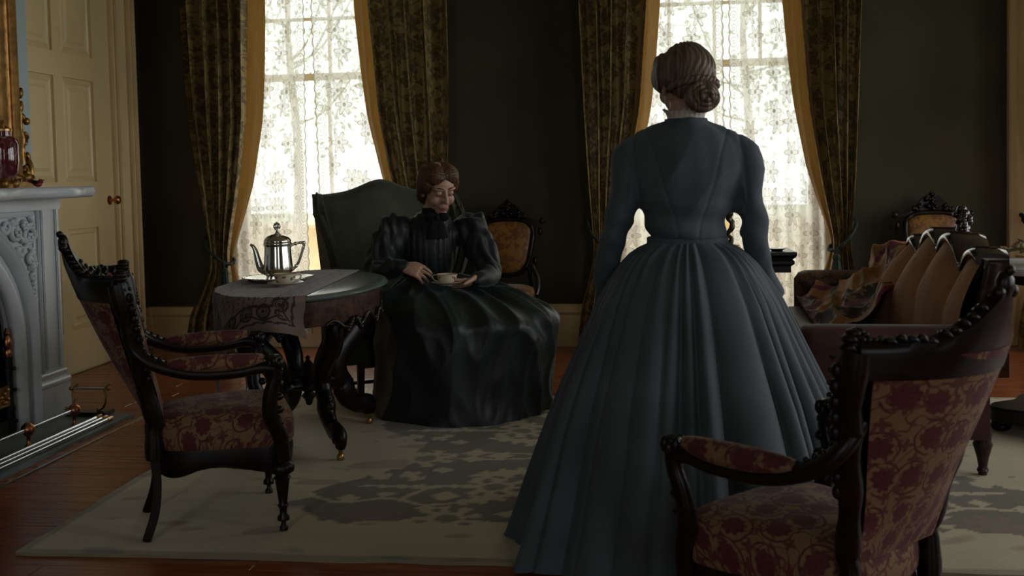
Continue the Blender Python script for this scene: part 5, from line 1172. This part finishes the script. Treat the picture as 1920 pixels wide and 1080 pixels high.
def standing_woman():
    O = A(.15, 3.35, RZ); t = thing('person', 'standing woman with low bun and slate blue dress, back turned', 'person', O)
    hc = A(.150, 3.365, 1.462); R = yaw((-.36, .93), .05)
    # body: one continuous figure
    m = M(); head_shapes(m, R, hc); m.tube(spl([(.15, 3.345, 1.40), (.15, 3.335, 1.33), (.15, 3.33, 1.27)], 5), lerp([0, .5, 1], [.050, .052, .07], np.linspace(0, 1, 11)), 18)
    tor = [(.0, .72, .15, .11), (.0, .80, .165, .12), (0, .90, .125, .095), (0, .965, .105, .085), (0, 1.05, .118, .09), (0, 1.15, .125, .085), (0, 1.23, .125, .07), (0, 1.28, .10, .07)]
    q = spl(tor, 5); m.tube([(.15, 3.34, a[1]) for a in q], [(a[2], a[3]) for a in q], 24, ref=(1, 0, 0))
    arms = {-1: [(-.028, 3.34, 1.222), (-.048, 3.33, 1.10), (-.082, 3.345, .965), (-.105, 3.43, .86), (-.115, 3.52, .765)], 1: [(.328, 3.34, 1.218), (.336, 3.33, 1.10), (.362, 3.345, .965), (.392, 3.42, .86), (.432, 3.50, .765)]}
    for s, a in arms.items():
        limb(m, a, [.034, .031, .028, .026, .021]); d = unit(A(*a[-1]) - A(*a[-2]))
        hand_shapes(m, a[-1], d + A(-s * .12, .1, 0), (s, .25, .3), -s if False else (1 if s > 0 else -1), [(.25, .35, .25)] * 4)
        limb(m, [(.15 + s * .08, 3.34, .80), (.15 + s * .09, 3.35, .48), (.15 + s * .08, 3.34, .12), (.15 + s * .08, 3.36, .07)], [.08, .055, .036, .035]); limb(m, [(.15 + s * .08, 3.33, .062), (.15 + s * .085, 3.43, .052), (.15 + s * .085, 3.50, .044)], [.032, .034, .022])
    me = fuse(m, .0045, 2); setco(me, coords(me) - O); link('body', me, W['skin'], t, 180)
    # bodice with sleeves
    m = M(); tor = [(.935, .118, .100), (.96, .119, .100), (1.0, .126, .105), (1.06, .140, .112), (1.12, .156, .116), (1.18, .170, .114), (1.23, .172, .105), (1.27, .160, .094), (1.30, .122, .080), (1.322, .072, .066), (1.338, .060, .058)]
    q = spl(tor, 4); m.tube([(.15, 3.34 - .012 * sin((a[0] - .95) * 7), a[0]) for a in q], [(a[1], a[2]) for a in q], 40, ref=(1, 0, 0))
    for s, a in arms.items():
        limb(m, a[:-1] + [(A(*a[-1]) * .85 + A(*a[-2]) * .15).tolist()], [.054, .051, .046, .042, .037], 22); m.ell((.15 + s * .140, 3.34, 1.236), (.070, .062, .042), 18, R=rotm('Y', s * .55)); limb(m, [(.15 + s * .05, 3.335, 1.298), (.15 + s * .12, 3.335, 1.268), (.15 + s * .178, 3.34, 1.228)], [.044, .048, .052], 18)
    me = fuse(m, .006, 6); V = coords(me); Nn = normals(me)
    side = abs(V[:, 0] - .15); low = np.clip((1.12 - V[:, 2]) / .15, 0, 1); torso = side < .165
    dz = .009 * np.sin(V[:, 2] * 80 + 6 * wn(V, 7, 41)) * low * torso + .0022 * wn(V, 45, 42) + .006 * (1 - 2 * abs(wn(V * A(1, 1, 1.3), 11, 43)))
    armw = .003 * np.sin(V[:, 2] * 70 + V[:, 0] * 50 + 3 * wn(V, 9, 44)) * (~torso) * np.exp(-((V[:, 2] - .99) / .12) ** 2)
    seam = -.003 * np.exp(-((side - .02 - .30 * np.clip(V[:, 2] - .96, 0, 1)) / .004) ** 2) * torso - .004 * np.exp(-((side - .172 + .1 * np.clip(V[:, 2] - 1.2, -1, 1)) / .006) ** 2) * (V[:, 2] > 1.08)
    setco(me, V + Nn * (dz + armw + seam)[:, None] - O); b = link('bodice', me, W['bluewool'], t, 180)
    m = M(); n = 60; P = [[(.15 + (.122 + d) * cos(a), 3.34 + (.104 + d) * sin(a), z) for d, z in ((.0, .945), (.005, .948), (.005, .975), (0, .978))] for a in np.linspace(0, 2 * pi, n, endpoint=False)]; m.grid(P, cu=True); m.build('waistband', W['bluewool'], t, origin=O)
    m = M(); P = [[(.15 + (r + .006 * sin(a * 22) * k) * cos(a), 3.338 + (r - .002 + .006 * sin(a * 22) * k) * sin(a), z + .005 * sin(a * 22 + 1) * k) for r, z, k in ((.058, 1.335, 0), (.058, 1.352, 0), (.061, 1.366, .6), (.067, 1.373, 1))] for a in np.linspace(0, 2 * pi, 200, endpoint=False)]; m.grid(P, cu=True); m.build('collar', W['whitelinen'], t, smooth=180, origin=O)
    m = M(); P = [[(.15 + r * cos(a), 3.338 + (r - .002) * sin(a), z) for r, z in ((.080, 1.305), (.070, 1.33), (.0655, 1.345), (.063, 1.344), (.062, 1.33))] for a in np.linspace(0, 2 * pi, 60, endpoint=False)]; m.grid(P, cu=True); m.build('neckband', W['bluewool'], t, origin=O, smooth=180)
    # pleated skirt
    nu, nz = 420, 110; th = np.linspace(0, 2 * pi, nu, endpoint=False); k = np.linspace(0, 1, nz) ** 1.35
    Rz = [(.962, .118), (.955, .128), (.945, .148), (.925, .178), (.89, .212), (.84, .247), (.78, .282), (.70, .316), (.62, .348), (.5, .395), (.37, .437), (.2, .487), (.1, .515), (.014, .540)]; zs = np.array([a[0] for a in Rz])[::-1]; rs = np.array([a[1] for a in Rz])[::-1]
    z = .962 - (.962 - .014) * k; r = np.interp(z, zs, rs); P = np.zeros((nu, nz, 3))
    r_ = np.random.default_rng(17); jit = .55 * np.sin(th * 3 + 1) + .45 * np.sin(th * 5 + 2) + .3 * np.sin(th * 8 + .5)
    for j in range(nz):
        d = (.962 - z[j]); n1 = np.sin((th * 17 + jit * 2.4) + .25 * np.sin(d * 3 + th * 2)); n2 = np.sin(th * 31 + jit * 5); n0 = np.sin(th * 9 + jit * 3 + .5 * d)
        ridge = 1 - 2 * abs(n1) ** .55
        a2 = .010 * np.exp(-d * 7) * min(1, d / .02 + .2); a1 = min(.038, .004 + .06 * d) * (.72 + .28 * np.sin(th * 4 + 2 * jit)); a0 = .045 * max(0, d - .12)
        rad = r[j] + a2 * n2 - a1 * ridge * .75 + a0 * n0 + .004 * wn(np.stack([np.cos(th) * 2, np.sin(th) * 2, np.full(nu, d * 3)], -1), 3, 71)
        bk = np.where(np.sin(th) < 0, 1 + .04 * d, 1.0)
        P[:, j, 0] = .15 + rad * np.cos(th); P[:, j, 1] = 3.34 + rad * np.sin(th) * bk; P[:, j, 2] = z[j] + (.006 * n1 if j == nz - 1 else 0)
        lft = np.exp(-((th - pi) / .5) ** 2) * max(0, d - .6); P[:, j, 0] -= .04 * lft
    m = M(); m.grid(P, cu=True, L=(3, 1), flip=True); m.build('skirt', W['bluewool'], t, smooth=180, origin=O)
    # hair
    m = M(); T = (R, hc)
    m.ell((0, -.022, .030), (.086, .094, .086), 28, T); m.ell((0, -.012, .072), (.064, .078, .052), 24, T); m.ell((0, -.06, -.005), (.074, .055, .065), 22, T)
    for s in (-1, 1): m.ell((s * .066, .014, .018), (.034, .062, .052), 18, T); m.ell((s * .055, .03, .06), (.034, .05, .035), 16, T)
    me = fuse(m, .004, 4); V = coords(me); L = (V - hc) @ R; Nn = normals(me); V = V + Nn * (.0016 * np.sin(L[:, 0] * 420 + 8 * wn(L, 20, 3)))[:, None]; setco(me, V - O); link('hair', me, W['hair_ash'], t, 180)
    m = M(); bc = A(.006, -.106, -.060); m.ell(bc, (.056, .040, .050), 20, T)
    for kk in range(3): m.tube([bc + A((.042 - .013 * kk) * cos(a), -.016 - .010 * kk + .004 * sin(5 * a), (.038 - .012 * kk) * sin(a)) for a in np.linspace(0, 2 * pi, 40)], .0115 - .001 * kk, 8, T)
    m.build('bun', W['hair_ash'], t, smooth=180, origin=O)
    m = M()
    for zz, ph in ((-.002, 0), (.0, pi)): m.tube([(.088 * sin(a), -.02 - .098 * cos(a) - .004 * cos(a * 18 + ph), zz - .006 + .006 * sin(a * 18 + ph) - .012 * a * a) for a in np.linspace(-1.15, 1.15, 60)], .0085, 8, T)
    m.build('braid', W['hair_ash'], t, smooth=180, origin=O)
standing_woman()

def seated_woman():
    O = A(-.95, 5.25, RZ); t = thing('person', 'seated woman in black gown with puffed sleeves, holding a teacup in the wing chair', 'person', O)
    s = 1.10; hc = A(-1.035, 5.375, 1.125); R = yaw((.58, -.81), .34, 0.04)
    m = M(); head_shapes(m, R, hc, s); m.tube(spl([hc + A(-.01, .02, -.05), (-1.06, 5.41, 1.03), (-1.075, 5.425, .97)], 5), lerp([0, .5, 1], [.052, .052, .066], np.linspace(0, 1, 11)), 18)
    l = unit(A(.97, .25, 0)); q = spl([(-1.17, 5.53, .46, .16, .12), (-1.155, 5.50, .56, .14, .11), (-1.13, 5.47, .66, .112, .09), (-1.11, 5.45, .76, .125, .095), (-1.09, 5.44, .88, .145, .095), (-1.08, 5.43, .95, .11, .07)], 5)
    m.tube(q[:, :3], q[:, 3:], 24, ref=l)
    ra = [(-1.245, 5.38, .915), (-1.305, 5.31, .80), (-1.335, 5.23, .705), (-1.26, 5.14, .715), (-1.165, 5.075, .742)]; la = [(-.90, 5.47, .915), (-.825, 5.42, .80), (-.765, 5.34, .69), (-.765, 5.21, .672), (-.80, 5.105, .668)]
    limb(m, ra, [.045, .04, .034, .03, .022]); limb(m, la, [.045, .04, .034, .03, .022])
    hand_shapes(m, ra[-1], (.93, -.18, -.22), (.15, -.72, .68), 1, [(.35, .45, .3), (.30, .35, .25), (.38, .40, .25), (.42, .45, .3)], 1.05, thumb=((.80, .50, -.15), (.95, .05, -.2)))
    hand_shapes(m, la[-1], (-.86, -.42, -.12), (-.05, -.62, -.78), -1, [(.25, .25, .2)] * 4, 1.05, thumb=((.62, .55, .50), (.75, .2, .35)))
    for sx in (-1, 1):
        hip = A(-1.16, 5.49, .45) + l * .09 * sx; kn = A(-1.0, 5.08, .46) + l * .10 * sx; an = kn + A(.03, .02, -.36); limb(m, [hip, (hip + kn) / 2, kn], [.085, .075, .058]); limb(m, [kn, (kn + an) / 2, an], [.055, .048, .036]); limb(m, [an + A(0, 0, -.04), an + A(.03, -.10, -.052), an + A(.045, -.15, -.058)], [.033, .03, .02])
    me = fuse(m, .0036, 2); setco(me, coords(me) - O); link('body', me, W['skin'], t, 180)
    face_parts(t, R, hc, s, O)
    # bodice with puffed sleeves
    m = M(); q = spl([(-1.15, 5.49, .575, .150, .13), (-1.13, 5.47, .63, .132, .115), (-1.115, 5.45, .70, .135, .12), (-1.10, 5.435, .79, .150, .125), (-1.085, 5.43, .87, .158, .115), (-1.075, 5.425, .925, .150, .095), (-1.065, 5.415, .965, .095, .072), (-1.055, 5.405, 1.0, .062, .060)], 5)
    m.tube(q[:, :3], q[:, 3:], 36, ref=l)
    for a in (ra, la): limb(m, a, [.075, .078, .062, .050, .036], 20)
    for c in ((-1.27, 5.37, .905), (-.875, 5.475, .905)): m.ell(c, (.088, .085, .085), 22)
    for c in ((-1.305, 5.33, .84), (-.835, 5.44, .835)): m.ell(c, (.080, .080, .072), 22)
    for a in (ra, la): d = unit(A(*a[-1]) - A(*a[-2])); m.ell(A(*a[-1]) - d * .005, .036, 12)
    me = fuse(m, .006, 5); V = coords(me); Nn = normals(me); side = abs((V - A(-1.09, 5.44, 0)) @ l)
    puff = np.clip((side - .14) / .05, 0, 1) * np.clip((V[:, 2] - .66) / .1, 0, 1)
    dz = puff * (.012 * (1 - 2 * abs(wn(V * A(1.2, 1.2, .6), 22, 51))) + .008 * np.sin((V @ A(56., 40, 25)) + 5 * wn(V, 9, 52))) + .0035 * wn(V, 24, 53) + (1 - puff) * .0018 * np.sign(np.sin(side * 210)) * (V[:, 2] > .70) * (side < .13)
    setco(me, V + Nn * dz[:, None] - O); link('bodice', me, W['blackcloth'], t, 180)
    # velvet neck bow and collar
    m = M(); f = unit(A(.25, -.97, 0))
    m.tube([A(-1.055, 5.405, 1.005) + l * .066 * cos(a) + f * .062 * sin(a) + A(0, 0, .0) for a in np.linspace(0, 2 * pi, 40)], [(.018, .007)] * 40, 8, ref=(0, 0, 1), caps=False); m.build('collar', W['velvetblack'], t, smooth=180, origin=O)
    m = M(); c0 = A(-1.055, 5.405, .975) + f * .085
    for sx in (-1, 1):
        m.ell(c0 + l * .032 * sx + A(0, 0, .0), (.036, .020, .024), 14); pth = spl([c0, c0 + l * .018 * sx + A(0, 0, -.05) + f * .025, c0 + l * .026 * sx + A(0, 0, -.11) + f * .028], 6); m.tube(pth, [(.018 + .0012 * i, .006) for i in range(len(pth))], 10, ref=l)
    m.ell(c0 + f * .012, .016, 10); m.build('neck_bow', W['velvetblack'], t, smooth=180, origin=O)
    # gown skirt spread over the lap and around the feet
    rings = [(-1.115, 5.44, .665, .125, .112, .112), (-1.10, 5.42, .645, .165, .15, .13), (-1.055, 5.375, .622, .245, .225, .16), (-1.0, 5.32, .605, .34, .32, .19), (-.945, 5.27, .555, .415, .385, .22), (-.90, 5.24, .48, .458, .42, .25), (-.885, 5.235, .40, .462, .425, .26), (-.89, 5.235, .27, .455, .425, .26), (-.90, 5.24, .12, .445, .43, .27), (-.905, 5.245, .014, .445, .44, .28)]
    q = spl(rings, 9); nz = len(q); nu = 360; th = np.linspace(0, 2 * pi, nu, endpoint=False); P = np.zeros((nu, nz, 3)); dd = np.linspace(0, 1, nz)
    jit = .5 * np.sin(th * 2 + 1) + .4 * np.sin(th * 5 + 2)
    for j in range(nz):
        cx, cy, z, rx, rf, rb = q[j]; d = dd[j]; ry = np.where(np.sin(th) < 0, rf, rb)
        c_, s_ = np.cos(th), np.sin(th); g = np.stack([c_ * 1.2, s_ * 1.2, np.full(nu, d * 1.6)], -1)
        sw = th + 1.1 * (d - .4) * np.sin(th * .5 + .9)                    # folds sweep sideways as they fall
        f1 = 1 - abs(np.sin(sw * 3.5 + jit * 1.9 + 2.2 * wn(g, 1.8, 61))) ** .7 * 2; f2 = np.sin(sw * 15 + jit * 3 + d * 4); amp = .020 * np.clip(d * 3, 0, 1) * (1 - .35 * d)
        crm = .008 * wn(g * A(1, 1, .5), 4, 62) + .009 * (1 - 2 * abs(wn(g * A(1, 1, .7), 4.5, 63))) + .005 * (1 - 2 * abs(wn(g * A(1, 1, 1.2) + .3, 8, 64)))
        k = amp * f1 * .8 + .002 * f2 * np.clip(d * 3, 0, 1) + crm * 1.5 * np.clip(d * 4, 0, 1)
        P[:, j, 0] = cx + (rx + k) * c_; P[:, j, 1] = cy + (ry + k) * s_; P[:, j, 2] = np.maximum(.013, z + k * .7 * np.clip(1 - d * 1.3, 0, 1) * 1.2)
    m = M(); m.grid(P, cu=True, L=(3, 1), flip=True); m.build('skirt', W['blacksilk'], t, smooth=180, origin=O)
    # hair
    m = M(); T = (R * s, hc)
    for sx in (-1, 1):
        m.ell((sx * .034, .004, .068), (.058, .083, .052), 22, T, rotm('Y', sx * .25)); m.ell((sx * .067, -.004, .030), (.030, .066, .056), 18, T); m.ell((sx * .066, -.03, -.012), (.022, .045, .05), 16, T)
    m.ell((0, .0, .070), (.045, .082, .048), 22, T); m.ell((0, -.035, .03), (.082, .085, .085), 24, T); m.ell((0, -.075, -.03), (.062, .045, .065), 20, T); m.ell((0, -.105, -.075), (.055, .04, .045), 18, T)
    me = fuse(m, .004, 3); V = coords(me); L = (V - hc) @ R; Nn = normals(me); part = -.004 * np.exp(-(L[:, 0] / .004) ** 2) * (L[:, 2] > .03)
    V = V + Nn * (.0015 * np.sin(L[:, 1] * 380 + 9 * wn(L, 22, 4)) + part)[:, None]; setco(me, V - O); link('hair', me, W['hair_brown'], t, 180)
    saucer('cream china saucer held in the seated woman\'s hand', (-.935, 5.045, .652)); teacup('floral china teacup held by the seated woman', (-.935, 5.045, .658), radians(170), 1.06)
seated_woman()
